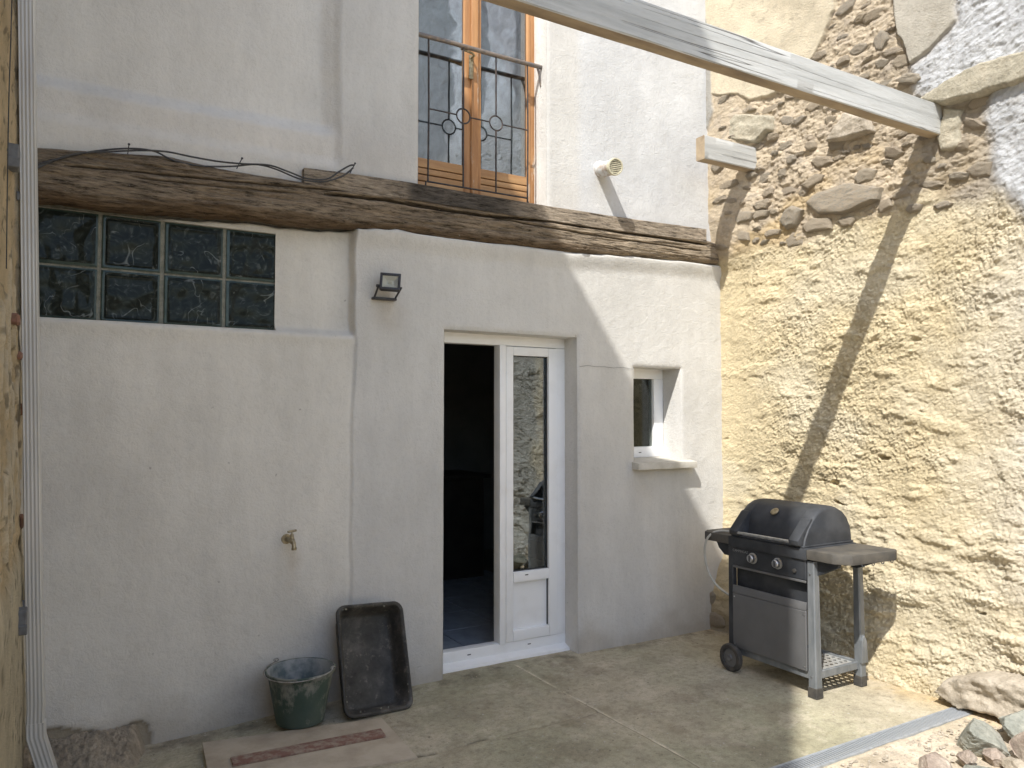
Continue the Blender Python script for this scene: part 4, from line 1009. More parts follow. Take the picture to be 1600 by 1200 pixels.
ycab = lambda px: 4.165 + 0.09 * min(max((px - 150) / 60.0, 0), 1) * (1 if px < 400 else max(0, 1 - (px - 400) / 40.0)) * (0.0 if px < 150 else 1) 
def cpath(c, off): return smooth_path([tuple(at(px, py, 1, (4.215 if px < 80 or px > 440 else 4.23) + off)) for px, py in c])
MB().tube(cpath(c1, 0.0), 0.0048, 6).build('cable_strand', M_CABLE, cb); MB().tube(cpath(c2, -0.006), 0.0048, 6).build('cable_strand', M_CABLE, cb)
for px, py, dx in ((201, 231, 0.0), (374, 252, 0.01), (553, 260, 0.0)):
    q = at(px, py, 1, 4.22); MB().tube([(q[0], 4.29, q[2] - 0.02), (q[0] + dx, 4.20, q[2] + 0.012)], 0.0025, 6).tube([(q[0] + dx, 4.202, q[2] + 0.011), (q[0] + dx, 4.198, q[2] + 0.013)], 0.006, 8).build('nail', M_IRON, cb)

# downpipe: fluted rectangular metal, leaning a little
dp_top = at(41.5, 0, 1, 4.04); dp_b = at(55.5, 1135, 1, 4.04)
dpr = thing('downpipe', (dp_b[0], 4.04, 0), 'tall fluted pale metal rainwater downpipe in the left corner', 'downpipe')
def dp_section(c, w=0.030, d=0.028):
    pts = []
    fl_ = []
    nfl = 4
    for i in range(33):
        t = i / 32; x = -w + 2 * w * t
        fl_.append((x, -d + 0.0018 * (0.5 - 0.5 * math.cos(t * nfl * 2 * math.pi)) if 0.02 < t < 0.98 else -d + 0.0015))
    pts += fl_ + [(w + 0.002, -d + 0.006), (w + 0.002, d - 0.006), (w - 0.004, d), (-w + 0.004, d), (-w - 0.002, d - 0.006), (-w - 0.002, -d + 0.006)]
    ca, sa = math.cos(-0.12), math.sin(-0.12)
    return [(c[0] + x * ca - y * sa, c[1] + x * sa + y * ca, c[2]) for x, y in pts]
slope = (dp_top[0] - dp_b[0]) / (dp_top[2] - dp_b[2])
cs = [(dp_b[0] + slope * (z - dp_b[2]), 4.04, z) for z in (6.9, 5, 3.5, 2, 0.8, 0.36, 0.33, dp_b[2] + 0.01)]
cs2 = [(c[0] + (0.003 if abs(c[2] - 0.345) < 0.03 else 0), c[1], c[2]) for c in cs]
MB().loft([dp_section(c) for c in cs2]).build('pipe', M_ZINC, dpr, angle=25)
MB().loft([dp_section((dp_b[0] + 0.001, 4.04, dp_b[2] + 0.02), 0.034, 0.030), dp_section((dp_b[0] + 0.004, 4.035, dp_b[2] - 0.04), 0.034, 0.030), dp_section((dp_b[0] + 0.075, 3.98, -0.04), 0.034, 0.030)]).build('elbow', M_ZINC, dpr, angle=25)
for px, py in ((23, 247), (35, 968)):
    z_ = at(px, py, 1, 3.9)[2]; wx_ = XL + float(np.interp(z_, [0, 3.5], [0.065, -0.03])) + 0.012
    q = at(px, py, 0, wx_ + 0.02); xc = dp_b[0] + slope * (q[2] - dp_b[2]); q[1] = min(q[1], 3.98)
    MB().box(wx_ - 0.01, wx_ + 0.036, q[1] - 0.05, q[1] + 0.05, q[2] - 0.042, q[2] + 0.042, 0.004).box(wx_ + 0.0, wx_ + 0.040, q[1] - 0.062, q[1] - 0.0485, q[2] - 0.050, q[2] - 0.012, 0.003).build('bracket', M_BRACKET, dpr)
    MB().box(wx_, xc - 0.02, 4.02, 4.035, q[2] - 0.02, q[2] + 0.02, 0.003).build('bracket_arm', M_BRACKET, dpr)
cl = thing('thin_cable', (XL, 4.0, 1.6), 'thin dark cable running down the ochre wall left of the downpipe', 'cable')
MB().tube(smooth_path([(XL + 0.035, at(px, py, 0, XL + 0.035)[1], at(px, py, 0, XL + 0.035)[2]) for px, py in ((19, -20), (17, 60), (14, 150), (12, 260), (11, 330), (10, 420))]), 0.0018, 6).build('cable_strand', M_CABLE, cl)

# ================================================================== RUBBLE FOOT LEFT
def build_foot():
    xs = np.arange(-0.2, 0.52, 0.005); ys = np.arange(3.86, 4.33, 0.005); X, Y = np.meshgrid(xs, ys, indexing='ij')
    lim = 0.42 - 0.25 * (4.3 - Y) + 0.03 * fbm(X * 8, Y * 8, 5, 4)
    m = sm(0.0, 0.09, lim - X) * sm(3.86, 3.95, Y + 0.03 * fbm(X * 6, Y * 6, 8, 3) - 0.1 * sm(0.3, 0.0, X) * 0)
    Z = -0.07 + m * (0.05 + 0.085 * sm(3.95, 4.28, Y) + 0.012 * np.exp(-((X - 0.34) / 0.06) ** 2 - ((Y - 4.25) / 0.08) ** 2) + 0.030 * fbm(X * 9, Y * 9, 12, 6, 0.65) + 0.020 * fbm(X * 22, Y * 22, 113, 5, 0.65) + 0.010 * fbm(X * 45, Y * 45, 13, 3))
    col = np.empty(X.shape + (3,)); n1 = fbm(X * 8, Y * 8, 15, 5); n2 = fbm(X * 24, Y * 24, 18, 5, 0.65); col[:] = np.array([0.44, 0.37, 0.28]) * (1 + 0.45 * n1[..., None] + 0.6 * n2[..., None])
    o = from_np('broken_mortar_footing', np.stack([X, Y, Z], -1).reshape(-1, 3), gridfaces(len(xs), len(ys)), M_ROUGH, col=col.reshape(-1, 3))
    tag(o, 'broken lump of old mortar footing under the white wall beside the downpipe', 'rubble')
build_foot()

# ================================================================== BOARD, BATTEN, BUCKET, TUB
fz = -0.028
def G(px, py, z=0.0): q = at(px, py, 2, z); return (q[0], q[1])
bd = [G(316, 1160, 0.012), G(596, 1121, 0.012), G(653, 1183, 0.012), G(330, 1235, 0.012)]
M_BOARD = simple('dusty_plywood', (0.50, 0.43, 0.33), (0.38, 0.31, 0.23), 7, 0.9, bump=0.003, bsc=50, lo=0.4, hi=0.7)
o = MB().prism(bd, -0.004, 0.012, 'z', 0.003).build('wooden_board', M_BOARD); tag(o, 'large dusty plywood board lying on the ground under the bucket', 'board')
# sits on the slab: pad under its wall side where the ground dips
M_BATTEN = simple('red_painted_batten', (0.22, 0.115, 0.085), (0.33, 0.26, 0.20), 28, 0.85, bump=0.002, lo=0.42, hi=0.62)
bt = [G(360, 1184, 0.02), G(595, 1139, 0.02), G(603, 1150, 0.02), G(364, 1196, 0.02)]
o = MB().prism(bt, 0.0125, 0.024, 'z', 0.002).build('red_batten', M_BATTEN); tag(o, 'flat dull red batten lying on the plywood board', 'batten')

def m_bucket():
    k = NT('green_bucket_plastic')
    sep = k.n('ShaderNodeSeparateXYZ'); k.l(k.tc.outputs['Object'], sep.inputs[0])
    f = k.noise(13, 6, 0.7, (1, 1, 0.6)); top = k.ramp(sep.outputs[2], [(0.10, 0.0), (0.26, 0.14)])
    s_ = k.ramp(k.math('ADD', f, top), [(0.57, 0.0), (0.70, 1.0)])
    c = k.mix(k.math('MULTIPLY', s_, 0.7), (0.030, 0.060, 0.046), (0.30, 0.29, 0.25))
    haze = k.ramp(k.noise(5, 4), [(0.3, 0.05), (0.7, 0.35)]); c = k.mix(haze, c, (0.17, 0.19, 0.16))
    k.bumps([(s_, 0.001), (k.noise(60, 4), 0.001)]); return k.out(c, 0.6, 0, 0.4)
M_BUCKET = m_bucket()
M_BUCKIN = simple('bucket_cement_inside', (0.30, 0.31, 0.30), (0.10, 0.13, 0.135), 9, 0.7, bump=0.002, lo=0.42, hi=0.6)
bc = G(469, 1126, 0.012); 
bk = thing('bucket', (bc[0], bc[1], 0.012), 'dark green plastic mortar bucket with cement smears standing on the board', 'bucket')
k_ = 1.0
Mb = Matrix.Translation((bc[0], bc[1], 0.012))
RB, RT, HB = 0.122, 0.176, 0.272
MB().lathe([(0, 0.0), (RB - 0.01, 0.0), (RB, 0.006), (RT - 0.012, HB - 0.03), (RT - 0.004, HB - 0.028), (RT, HB - 0.018), (RT + 0.004, HB - 0.004), (RT, HB), (RT - 0.006, HB - 0.002)], 56, Mb).build('shell', M_BUCKET, bk)
MB().lathe([(RT - 0.006, HB - 0.002), (RT - 0.012, HB - 0.02), (RB - 0.006, 0.012), (0, 0.012)], 56, Mb).build('inside', M_BUCKIN, bk)
hp = []
for i in range(41):
    t = math.pi * i / 40; hp.append((bc[0] - (RT + 0.006) * math.cos(t) * math.cos(0.5) + (RT + 0.004) * math.sin(t) * math.sin(-0.5) * -1 * -1, bc[1] - (RT + 0.012) * math.sin(t) * math.cos(0.5) + (RT) * math.cos(t) * -0.5 * -1 * -0.4, 0.012 + HB - 0.006 - 0.010 * math.sin(t)))
hx1 = (bc[0] - 0.09, bc[1] + 0.16); hx2 = (bc[0] + 0.135, bc[1] - 0.125)
hp = []
for i in range(41):
    t = i / 40; ang0 = math.atan2(0.16, -0.09); ang1 = math.atan2(-0.125, 0.135) + 2 * math.pi
    an = ang0 + (ang1 - ang0) * t; rr_ = RT + 0.006 + 0.004 * math.sin(t * math.pi)
    hp.append((bc[0] + rr_ * math.cos(an), bc[1] + rr_ * math.sin(an), 0.012 + HB + 0.004 - 0.018 * math.sin(math.pi * t) + (0.012 if i in (0, 40) else 0)))
M_WIRE = simple('galvanised_wire', (0.42, 0.42, 0.40), (0.25, 0.23, 0.2), 50, 0.5, 0.7)
MB().tube(hp, 0.003, 6).build('handle', M_WIRE, bk)
for i in (0, 40):
    p = Vector(hp[i]); MB().tube([p + Vector((0.012 * math.cos(t), 0, 0.008 * math.sin(t) - 0.004)) for t in [2 * math.pi * j / 12 for j in range(12)]], 0.003, 6, closed=True).build('handle_eye', M_WIRE, bk)

# mason's tub leaning on the wall
def m_tub():
    k = NT('black_rubber_tub')
    c = k.ramp(k.noise(7, 7, 0.7), [(0.3, (0.022, 0.020, 0.018)), (0.5, (0.055, 0.052, 0.045)), (0.66, (0.12, 0.11, 0.095)), (0.8, (0.17, 0.155, 0.13))])
    sm_ = k.ramp(k.noise(16, 7, 0.8), [(0.56, 0.0), (0.66, 1.0)]); c = k.mix(k.math('MULTIPLY', sm_, 0.45), c, (0.30, 0.27, 0.22))
    k.bumps([(k.noise(9, 5, 0.6), 0.006), (k.noise(80, 4), 0.0015)]); return k.out(c, 0.62, 0, 0.4)
M_TUB = m_tub()
tl = Vector(at(524, 945, 1, 4.175)); trr = Vector(at(630, 940, 1, 4.200)); bl = Vector((*G(541, 1131, 0.0), 0.014)); brr = Vector((*G(645, 1106, 0.0), 0.004))
ctr = (tl + trr + bl + brr) / 4
tub = thing('mortar_tub', (ctr.x, ctr.y, 0), 'black rubber mortar tub stood on end leaning against the wall right of the bucket', 'tub')
ex = ((trr - tl) + (brr - bl)).normalized(); ez = ((tl - bl) + (trr - brr)); ez = (ez - ex * ez.dot(ex)).normalized(); ey = ez.cross(ex).normalized()   # ey points to the wall
if ey.y < 0: ey = -ey
WW = ((trr - tl).length + (brr - bl).length) / 2; HH = ((tl - bl).length + (trr - brr).length) / 2
def rr_loop(w, h, r, dep, n=7, wob=0.0, cx=0, cz=0):
    L = []
    for (sx, sz, a0_) in ((1, 1, 0), (-1, 1, 90), (-1, -1, 180), (1, -1, 270)):
        for i in range(n):
            a_ = math.radians(a0_ + 90 * i / (n - 1)); x = sx * (w / 2 - r) + r * math.cos(a_); z = sz * (h / 2 - r) + r * math.sin(a_)
            d = dep + wob * math.sin(x * 17 + z * 11)
            # the corners of the soft rim are where they are in the picture: bilinear
            L.append(tuple(ctr + ex * (x + cx + wob * 0.7 * math.sin(z * 13)) + ez * (z + cz) + ey * d))
    return L
D_ = 0.135
loops = [rr_loop(WW * 0.76, HH * 0.84, 0.05, D_), rr_loop(WW * 0.80, HH * 0.87, 0.055, D_ - 0.004), rr_loop(WW * 0.93, HH * 0.955, 0.055, 0.03, wob=0.003), rr_loop(WW * 0.95, HH * 0.965, 0.055, 0.028, wob=0.004),
         rr_loop(WW * 1.0, HH * 1.0, 0.055, 0.022, wob=0.006), rr_loop(WW * 1.01, HH * 1.005, 0.056, 0.010, wob=0.004), rr_loop(WW * 1.0, HH * 1.0, 0.055, -0.002, wob=0.004), rr_loop(WW * 0.965, HH * 0.975, 0.052, -0.006, wob=0.004),
         rr_loop(WW * 0.91, HH * 0.94, 0.046, -0.001, wob=0.004), rr_loop(WW * 0.885, HH * 0.925, 0.043, 0.014, wob=0.004), rr_loop(WW * 0.80, HH * 0.865, 0.045, D_ - 0.04, wob=0.002), rr_loop(WW * 0.765, HH * 0.84, 0.04, D_ - 0.022), rr_loop(WW * 0.70, HH * 0.80, 0.04, D_ - 0.014)]
o = MB(); o.loft(loops); o.build('tub_shell', M_TUB, tub, angle=50)
cr_ = MB(); rc = random.Random(44)
for i in range(16):
    sd_ = rc.choice((0, 1, 2, 3, 3)); u_ = rc.uniform(-0.45, 0.45)
    lx, lz = {0: (WW * u_, HH * 0.462), 1: (WW * 0.445, HH * u_), 2: (-WW * 0.462, HH * u_), 3: (WW * u_ * 0.9, -HH * 0.455)}[sd_]
    c_ = ctr + ex * lx + ez * lz + ey * 0.001; s_ = rc.uniform(0.0015, 0.0045)
    cr_.lathe([(0, -s_ * 0.3), (s_ * 1.6, 0), (s_ * 0.9, s_ * 0.5), (0, s_ * 0.7)], 6, Matrix.Translation(c_) @ (-ey).to_track_quat('Z', 'Y').to_matrix().to_4x4() @ Matrix.Rotation(rc.uniform(0, 3), 4, 'Z'))
oc = cr_.build('dried_mortar', M_MORTAR, tub, smooth=False); oc['kind'] = 'stuff'

# ================================================================== DRAIN
M_GALV = simple('galvanised_steel', (0.46, 0.49, 0.52), (0.36, 0.38, 0.40), 18, 0.5, 0.45, 0.0006, 60, rvar=0.15)
dr_ = thing('drain_grate', (3.4, 2.42, 0), 'long galvanised slotted drain grate in the ground before the rocks', 'drain')
dx0, dx1 = 1.2, 4.255
MB().box(dx0, dx1, 2.368, 2.380, -0.02, 0.010, 0.001).box(dx0, dx1, 2.460, 2.472, -0.02, 0.010, 0.001).box(dx1 - 0.012, dx1, 2.380, 2.460, -0.02, 0.010, 0.001).build('edge_rail', M_GALV, dr_, smooth=False)
sl0 = None; x = dx0 + 0.01; k = 0; rest = MB()
while x < dx1 - 0.02:
    if x < 2.75: rest.box(x, x + 0.0095, 2.380, 2.460, 0.000, 0.004)
    else:
        if sl0 is None:
            sl0 = MB().box(0, 0.0095, 0, 0.080, 0, 0.004, 0.0008).build('slat', M_GALV, dr_, smooth=False); sl0.data.transform(Matrix.Translation(WLOC['drain_grate'])); s_o = sl0
        else: s_o = sl0.copy(); S.collection.objects.link(s_o); s_o.parent = dr_
        s_o.location = Vector((x, 2.380, 0.004)) - WLOC['drain_grate']
    x += 0.0185
o = rest.build('slats_out_of_view', M_GALV, dr_, smooth=False); o.name = 'grate_run'; o['kind'] = 'stuff'

# ================================================================== ROCKS
def rock(px, py, w_, d_, h_, mat, label, seed, rz=0.0, z=None, name='rock', sink=0.25):
    g_ = G(px, py); me = bpy.data.meshes.new('rock'); bm = bmesh.new(); bmesh.ops.create_icosphere(bm, subdivisions=5, radius=1)
    r = random.Random(seed); planes = [(Vector((r.uniform(-1, 1), r.uniform(-1, 1), r.uniform(-0.8, 1))).normalized(), r.uniform(0.34, 0.72)) for _ in range(16)]
    co = np.array([v.co[:] for v in bm.verts])
    for v in bm.verts:
        p = v.co.copy()
        for nrm, d in planes:
            k = p.dot(nrm)
            if k > d: p -= nrm * (k - d) * 0.96
        v.co = p
    bm.to_mesh(me); bm.free(); n = len(me.vertices); co = np.empty(n * 3, np.float32); me.vertices.foreach_get('co', co); co = co.reshape(-1, 3)
    co *= (1 + 0.10 * fbm(co[:, 0] * 3 + seed + co[:, 2], co[:, 1] * 3 + co[:, 2] * 2, seed, 6, 0.6) + 0.05 * ridged(co[:, 0] * 4 - co[:, 2] * 2, co[:, 1] * 4 + co[:, 2] * 5, seed + 3, 3))[:, None]
    co *= np.array([w_ / 2, d_ / 2, h_ / 2]) / np.abs(co).max(0)
    c_, s_ = math.cos(rz), math.sin(rz); x = co[:, 0] * c_ - co[:, 1] * s_; y = co[:, 0] * s_ + co[:, 1] * c_
    co[:, 0] = x; co[:, 1] = y; me.vertices.foreach_set('co', co.ravel()); me.materials.append(mat); shade(me, True, 26)
    o = bpy.data.objects.new(name, me); S.collection.objects.link(o); o.location = (g_[0], g_[1], (h_ * (0.5 - sink * 0.5)) if z is None else z)
    tag(o, label, 'rock', 'loose rocks piled at the lower right')
rock(1532, 1172, 0.36, 0.20, 0.19, M_ROCKG, 'biggest angular grey-green rock in the pile beside the drain', 3, 0.75)
rock(1592, 1160, 0.26, 0.22, 0.20, M_ROCKG, 'grey rock at the photo\'s right edge behind the biggest rock', 8, 0.2)
rock(1612, 1195, 0.20, 0.20, 0.22, M_ROCKR, 'reddish rounded rock at the photo\'s right edge', 12, 0.4)
rock(1462, 1205, 0.28, 0.16, 0.11, M_ROCKR, 'flat pinkish-brown rock nearest the drain at the bottom edge', 15, 0.7)
rock(1556, 1196, 0.20, 0.12, 0.10, M_ROCKR, 'small reddish brown rock wedged below the biggest grey rock', 19, 0.1)
rock(1508, 1198, 0.15, 0.11, 0.10, M_ROCKR, 'small dark brown rock between the pinkish flat rock and the big one', 23, 1.1)
rock(1590, 1212, 0.22, 0.16, 0.10, M_ROCKP, 'pale rock at the bottom right of the pile', 27, 0.5)
rock(1530, 1220, 0.20, 0.14, 0.09, M_ROCKG, 'little grey rock at the bottom edge of the pile', 31, 0.0)
def build_scree():
    V = []; F = []; r = random.Random(5)
    for i in range(1150):
        if i < 520: x = r.uniform(2.6, 4.25); y = 2.33 - abs(r.gauss(0, 0.22))
        else: x = r.uniform(0.0, 0.6) if i < 600 else r.uniform(0.5, 4.25); y = (r.uniform(3.7, 4.2) if i < 600 else (4.27 - abs(r.gauss(0, 0.07)) if i < 800 else r.uniform(2.5, 4.2)))
        s_ = r.uniform(0.003, 0.011) * (1 if i < 520 else 0.55); b0 = len(V); a_ = r.uniform(0, 6)
        for k in range(6):
            an = a_ + k * math.pi / 3; q = s_ * r.uniform(0.7, 1.2); V.append((x + q * math.cos(an), y + q * math.sin(an), 0.0 if y > 2.4 else 0.008))
        V.append((x, y, (0.0 if y > 2.4 else 0.008) + s_ * 0.8))
        for k in range(6): F.append((b0 + k, b0 + (k + 1) % 6, b0 + 6))
    o = from_np('loose_grit', V, F, M_ROCKP, smooth=False); tag(o, 'small stone grit scattered over the ground', 'grit', kind='stuff')
build_scree()

# ================================================================== BARBECUE
M_BBQBLK = simple('bbq_black_enamel', (0.024, 0.027, 0.032), (0.050, 0.053, 0.058), 7, 0.46, spec=0.5, rvar=0.3, bump=0.0006, bsc=12)
M_BBQDUST = simple('bbq_dusty_top', (0.055, 0.052, 0.048), (0.14, 0.125, 0.10), 7, 0.7, bump=0.001, lo=0.35, hi=0.75)
M_BBQLEG = simple('bbq_leg_grey_paint', (0.16, 0.172, 0.18), (0.235, 0.245, 0.25), 14, 0.5, 0.2, st=(1, 1, 0.3), bump=0.0005)
M_BBQPAN = simple('bbq_panel_grey', (0.165, 0.165, 0.165), (0.14, 0.14, 0.14), 5, 0.45, 0.3)
M_CHROME = simple('bbq_dull_steel', (0.55, 0.55, 0.55), (0.4, 0.4, 0.4), 30, 0.3, 0.9)
M_HOSE = simple('grey_gas_hose', (0.48, 0.47, 0.42), (0.38, 0.37, 0.33), 20, 0.55)
M_RUB = simple('wheel_rubber', (0.04, 0.038, 0.035), (0.08, 0.072, 0.06), 25, 0.8)
bq = thing('barbecue', (3.93, 3.26, 0), 'black two-burner gas barbecue trolley with closed lid against the yellow wall', 'barbecue')
# legs (each foot a darker sleeve)
def leg(x0, x1, y0, y1, zb, zt2, spl=0.0, m=M_BBQLEG):
    L = []
    for z, k in ((zb, 1.0), (zt2, 0.86)):
        cx, cy = (x0 + x1) / 2, (y0 + y1) / 2 + (spl if z == zb else 0); hx, hy = (x1 - x0) / 2 * k, (y1 - y0) / 2 * k; c = 0.006
        L.append([(cx - hx + c, cy - hy, z), (cx + hx - c, cy - hy, z), (cx + hx, cy - hy + c, z), (cx + hx, cy + hy - c, z), (cx + hx - c, cy + hy, z), (cx - hx + c, cy + hy, z), (cx - hx, cy + hy - c, z), (cx - hx, cy - hy + c, z)])
    return MB().loft(L).build('leg', m, bq)
l1 = leg(3.700, 3.756, 2.932, 2.988, 0.055, 0.77, -0.004); MB().box(3.698, 3.758, 2.925, 2.987, 0.0, 0.062, 0.003).build('foot_cap', M_RUB, l1)
l2 = leg(4.105, 4.155, 2.935, 2.985, 0.055, 0.77, -0.004); MB().box(4.102, 4.158, 2.929, 2.985, 0.0, 0.062, 0.003).build('foot_cap', M_RUB, l2)
l3 = leg(3.700, 3.745, 3.545, 3.590, 0.085, 0.77, 0.0, M_BBQBLK); l4 = leg(4.115, 4.155, 3.545, 3.590, 0.085, 0.77, 0.0, M_BBQBLK)
# gusset at the back leg
MB().prism([(4.10, 0.14), (4.160, 0.14), (4.150, 0.27), (4.128, 0.30), (4.106, 0.27)], 2.922, 2.936, 'y', 0.002).build('gusset', M_BBQLEG, bq)
# shelf rails and perforated shelf
MB().box(3.712, 3.738, 2.985, 3.56, 0.100, 0.142, 0.003).box(4.118, 4.142, 2.985, 3.56, 0.100, 0.142, 0.003).box(3.755, 4.105, 2.950, 2.968, 0.100, 0.145, 0.003).box(3.745, 4.115, 3.562, 3.580, 0.100, 0.142, 0.003).build('shelf_frame', M_BBQLEG, bq)
def perf():
    V = []; F = []; p = 0.041; x0, y0 = 3.738, 2.968; nx = int((4.118 - x0) / p); ny = int((3.562 - y0) / p); px_ = (4.118 - x0) / nx; py_ = (3.562 - y0) / ny; z = 0.128
    for i in range(nx):
        for j in range(ny):
            cx = x0 + (i + 0.5) * px_; cy = y0 + (j + 0.5) * py_; b0 = len(V); hx, hy = px_ / 2, py_ / 2; r_ = 0.0125
            V += [(cx - hx, cy - hy, z), (cx + hx, cy - hy, z), (cx + hx, cy + hy, z), (cx - hx, cy + hy, z), (cx, cy - r_, z), (cx + r_, cy, z), (cx, cy + r_, z), (cx - r_, cy, z)]
            F += [(b0, b0 + 1, b0 + 4), (b0 + 1, b0 + 5, b0 + 4), (b0 + 1, b0 + 2, b0 + 5), (b0 + 2, b0 + 6, b0 + 5), (b0 + 2, b0 + 3, b0 + 6), (b0 + 3, b0 + 7, b0 + 6), (b0 + 3, b0, b0 + 7), (b0, b0 + 4, b0 + 7)]
    return from_np('bottom_shelf', V, F, M_CHROMEP, bq, smooth=False)
M_CHROMEP = simple('bbq_shelf_paint', (0.42, 0.42, 0.40), (0.30, 0.28, 0.25), 14, 0.55, 0.2)
perf()
# front panel with folded lip, dark opening above
MB().box(3.696, 3.712, 2.988, 3.546, 0.142, 0.482, 0.003).build('front_panel', M_BBQPAN, bq)
MB().prism([(3.696, 0.485), (3.712, 0.485), (3.712, 0.530), (3.702, 0.530)], 2.988, 3.546, 'y', 0.001).build('panel_lip', M_BBQPAN, bq)
MB().box(3.745, 3.752, 2.99, 3.55, 0.48, 0.67).build('inner_panel', M_BBQBLK, bq, smooth=False)
MB().box(3.702, 3.750, 2.988, 3.550, 0.655, 0.780, 0.004).build('control_panel', M_BBQBLK, bq)
MB().box(3.702, 3.709, 2.99, 3.548, 0.640, 0.654, 0.002).build('trim_strip', M_BBQPAN, bq)
for y_ in (3.378, 3.186):
    kn = MB().lathe([(0, 0), (0.033, 0), (0.034, 0.006), (0.026, 0.010), (0.024, 0.030), (0.020, 0.034), (0, 0.034)], 28, Matrix.Translation((3.702, y_, 0.722)) @ Matrix.Rotation(-math.pi / 2, 4, 'Y')).build('knob', M_CHROME, bq)
    MB().box(3.664, 3.670, y_ - 0.004, y_ + 0.004, 0.704, 0.740, 0.001).build('knob_mark', M_BBQBLK, kn)
MB().lathe([(0, 0), (0.012, 0), (0.012, 0.010), (0, 0.012)], 16, Matrix.Translation((3.702, 3.065, 0.700)) @ Matrix.Rotation(-math.pi / 2, 4, 'Y')).build('igniter_button', M_RUB, bq)
# maker's word on the panel
def text(word, size, loc, rot, mat, parent):
    c = bpy.data.curves.new('lettering', 'FONT'); c.body = word; c.size = size; c.extrude = 0.0006; c.align_x = 'LEFT'
    o = bpy.data.objects.new('lettering_src', c); S.collection.objects.link(o); bpy.context.view_layer.update()
    me = bpy.data.meshes.new_from_object(o.evaluated_get(bpy.context.evaluated_depsgraph_get())); bpy.data.objects.remove(o)
    me.transform(Matrix.Translation(loc) @ rot); me.materials.clear(); me.materials.append(mat); return link('lettering', me, parent)
M_PRINT = simple('grey_print', (0.22, 0.22, 0.22), (0.18, 0.18, 0.18), 20, 0.6)
text('CAMPINGAZ', 0.022, (3.7015, 3.545, 0.742), Matrix.Rotation(-math.pi / 2, 4, 'Z') @ Matrix.Rotation(math.pi / 2, 4, 'X'), M_PRINT, bq)
for (x_, y_, z_) in ((3.699, 2.96, 0.70), (3.699, 2.96, 0.12), (3.6955, 3.00, 0.165), (3.6955, 3.53, 0.165), (3.6955, 3.00, 0.46), (3.6955, 3.53, 0.46)):
    MB().lathe([(0, 0), (0.0055, 0), (0.005, 0.0025), (0, 0.003)], 10, Matrix.Translation((x_ + 0.001, y_, z_)) @ Matrix.Rotation(-math.pi / 2, 4, 'Y')).build('screw', M_CHROME, bq)
# firebox band
MB().box(3.690, 4.150, 2.975, 3.572, 0.772, 0.838, 0.008, 2).build('firebox', M_BBQBLK, bq)
# side tables
def table(pts, name='side_table'):
    return MB().prism(pts, 0.780, 0.836, 'z', 0.007).build(name, M_BBQDUST, bq)
near_pts = [(3.688, 2.973), (3.688, 2.80), (3.745, 2.715), (4.10, 2.695), (4.15, 2.72), (4.15, 2.973)]
far_pts = [(3.70, 3.574), (4.14, 3.574), (4.14, 3.80), (4.10, 3.83), (3.76, 3.83), (3.70, 3.79)]
tn = table(near_pts); tf = table(far_pts)
for i in range(4):
    x_ = 3.82 + i * 0.085; MB().tube([(x_, 2.715, 0.782), (x_, 2.706, 0.772), (x_, 2.698, 0.772), (x_, 2.694, 0.782)], 0.003, 6).build('hook', M_BBQBLK, tn)
for pts_, xa in (([(2.972, 0.778), (2.80, 0.778), (2.80, 0.755), (2.87, 0.720), (2.93, 0.690), (2.972, 0.690)], 3.735), ([(2.972, 0.778), (2.80, 0.778), (2.80, 0.755), (2.93, 0.700), (2.972, 0.700)], 4.08),
                 ([(3.575, 0.778), (3.72, 0.778), (3.70, 0.74), (3.65, 0.70), (3.575, 0.70)], 3.735), ([(3.575, 0.778), (3.72, 0.778), (3.65, 0.70), (3.575, 0.70)], 4.08)):
    MB().prism(pts_, xa, xa + 0.03, 'x', 0.003).build('table_bracket', M_BBQBLK, bq)
# lid
def lid_prof(k):
    """x,z outline from front foot over the top to back foot; k = shrink towards the ends"""
    pts = [(3.700, 0.842), (3.712, 0.890), (3.745, 0.945), (3.790, 1.000), (3.835, 1.040), (3.885, 1.062), (3.945, 1.068), (4.010, 1.060), (4.065, 1.035), (4.105, 0.995), (4.130, 0.945), (4.140, 0.890), (4.142, 0.842)]
    return [(3.93 + (x - 3.93) * (0.5 + 0.5 * k), 0.842 + (z - 0.842) * k) for x, z in pts]
def lid_rec(k):
    p = lid_prof(k); p[0] = (3.752, 0.842); p[1] = (3.758, 0.880); p[2] = (3.766, 0.925); p[3] = (3.778, 0.975); p[4] = (3.826, 1.036); return p
secs = [(3.002, 0.90, 0), (3.008, 0.945, 0), (3.022, 0.975, 0), (3.045, 0.993, 0), (3.082, 1, 0), (3.086, 1, 1), (3.464, 1, 1), (3.468, 1, 0), (3.505, 0.993, 0), (3.528, 0.975, 0), (3.542, 0.945, 0), (3.548, 0.90, 0)]
MB().loft([[(x, y, z) for x, z in (lid_rec(k) if q else lid_prof(k))] for y, k, q in secs]).build('lid', M_BBQBLK, bq, angle=45)
lid = bpy.data.objects['lid']
MB().box(3.695, 4.147, 2.997, 3.553, 0.838, 0.850, 0.003).build('lid_rim', M_BBQBLK, lid)
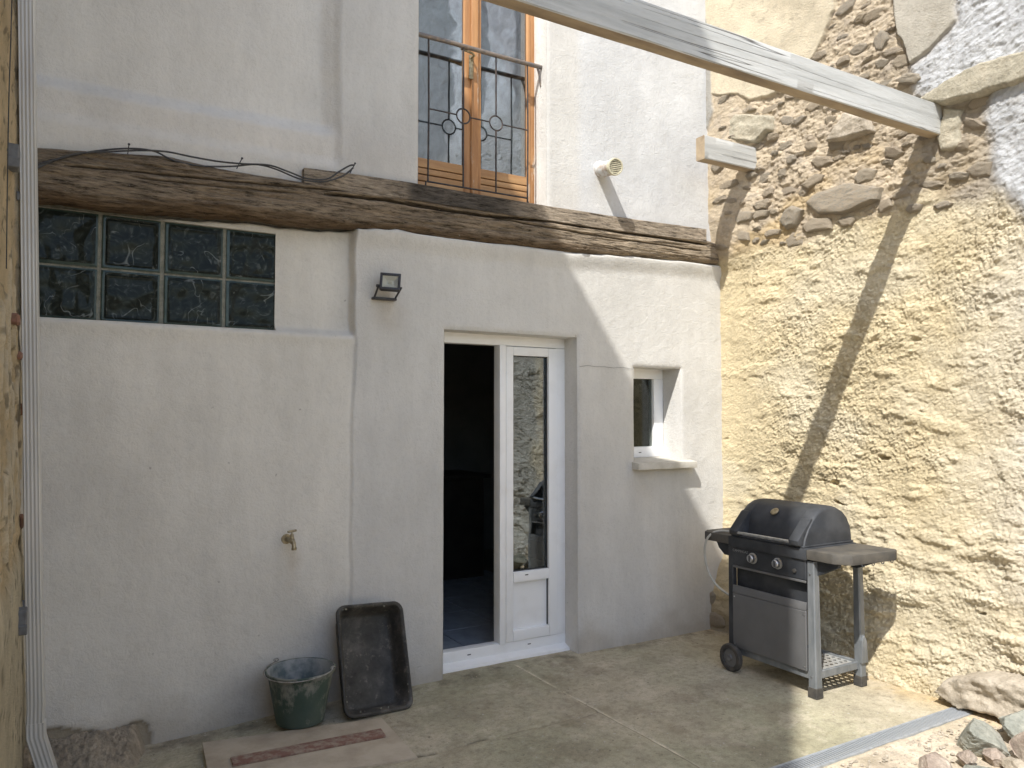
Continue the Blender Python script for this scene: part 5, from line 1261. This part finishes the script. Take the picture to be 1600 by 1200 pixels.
for (ya, yb2) in ((3.010, 3.080), (3.470, 3.540)):
    MB().prism([(3.668, 0.852), (3.720, 0.846), (3.80, 1.000), (3.778, 0.996), (3.664, 0.880)], ya, yb2, 'y', 0.006).build('cheek', M_BBQBLK, lid)
MB().tube([(3.676, 3.054, 0.868), (3.676, 3.496, 0.868)], 0.010, 14).build('lid_handle', M_CHROME, lid)
Mg = Matrix.Translation((3.800, 3.290, 1.012)) @ Matrix.Rotation(math.radians(-42), 4, 'Y')
MB().lathe([(0, 0), (0.027, 0), (0.027, 0.004), (0.022, 0.007), (0, 0.007)], 28, Mg).build('thermometer', M_BRASS, lid)
# wheels and axle
for x_ in (3.655, 4.165):
    wh_ = MB().lathe([(0.058, -0.017), (0.080, -0.017), (0.086, -0.010), (0.086, 0.010), (0.080, 0.017), (0.058, 0.017), (0.054, 0.0), (0.058, -0.017)], 36, Matrix.Translation((x_, 3.525, 0.086)) @ Matrix.Rotation(math.pi / 2, 4, 'Y')).build('wheel', M_RUB, bq)
    MB().lathe([(0, -0.010), (0.016, -0.018), (0.020, -0.008), (0.057, -0.006), (0.057, 0.006), (0.020, 0.008), (0.016, 0.018), (0, 0.010)], 24, Matrix.Translation((x_, 3.525, 0.086)) @ Matrix.Rotation(math.pi / 2, 4, 'Y')).build('hub', M_BBQPAN, wh_)
MB().tube([(3.66, 3.525, 0.086), (4.16, 3.525, 0.086)], 0.006, 8).build('axle', M_CHROME, bq)
MB().box(3.71, 3.74, 3.515, 3.560, 0.07, 0.12, 0.003).box(4.118, 4.145, 3.515, 3.560, 0.07, 0.12, 0.003).build('axle_bracket', M_BBQBLK, bq)
# gas hose over the far table
hz = [at(1150, 826, 2, 0.842), at(1128, 828, 2, 0.845)]
hpts = [(3.80, 3.60, 0.842), (3.74, 3.70, 0.846), tuple(at(1106, 840, 0, 3.69)), tuple(at(1101, 862, 0, 3.69)), tuple(at(1106, 890, 0, 3.70)), tuple(at(1118, 912, 0, 3.72)), tuple(at(1134, 926, 0, 3.74)), tuple(at(1150, 932, 0, 3.76)), (3.80, 3.45, 0.50)]
MB().tube(smooth_path(hpts), 0.0075, 8).build('gas_hose', M_HOSE, bq)
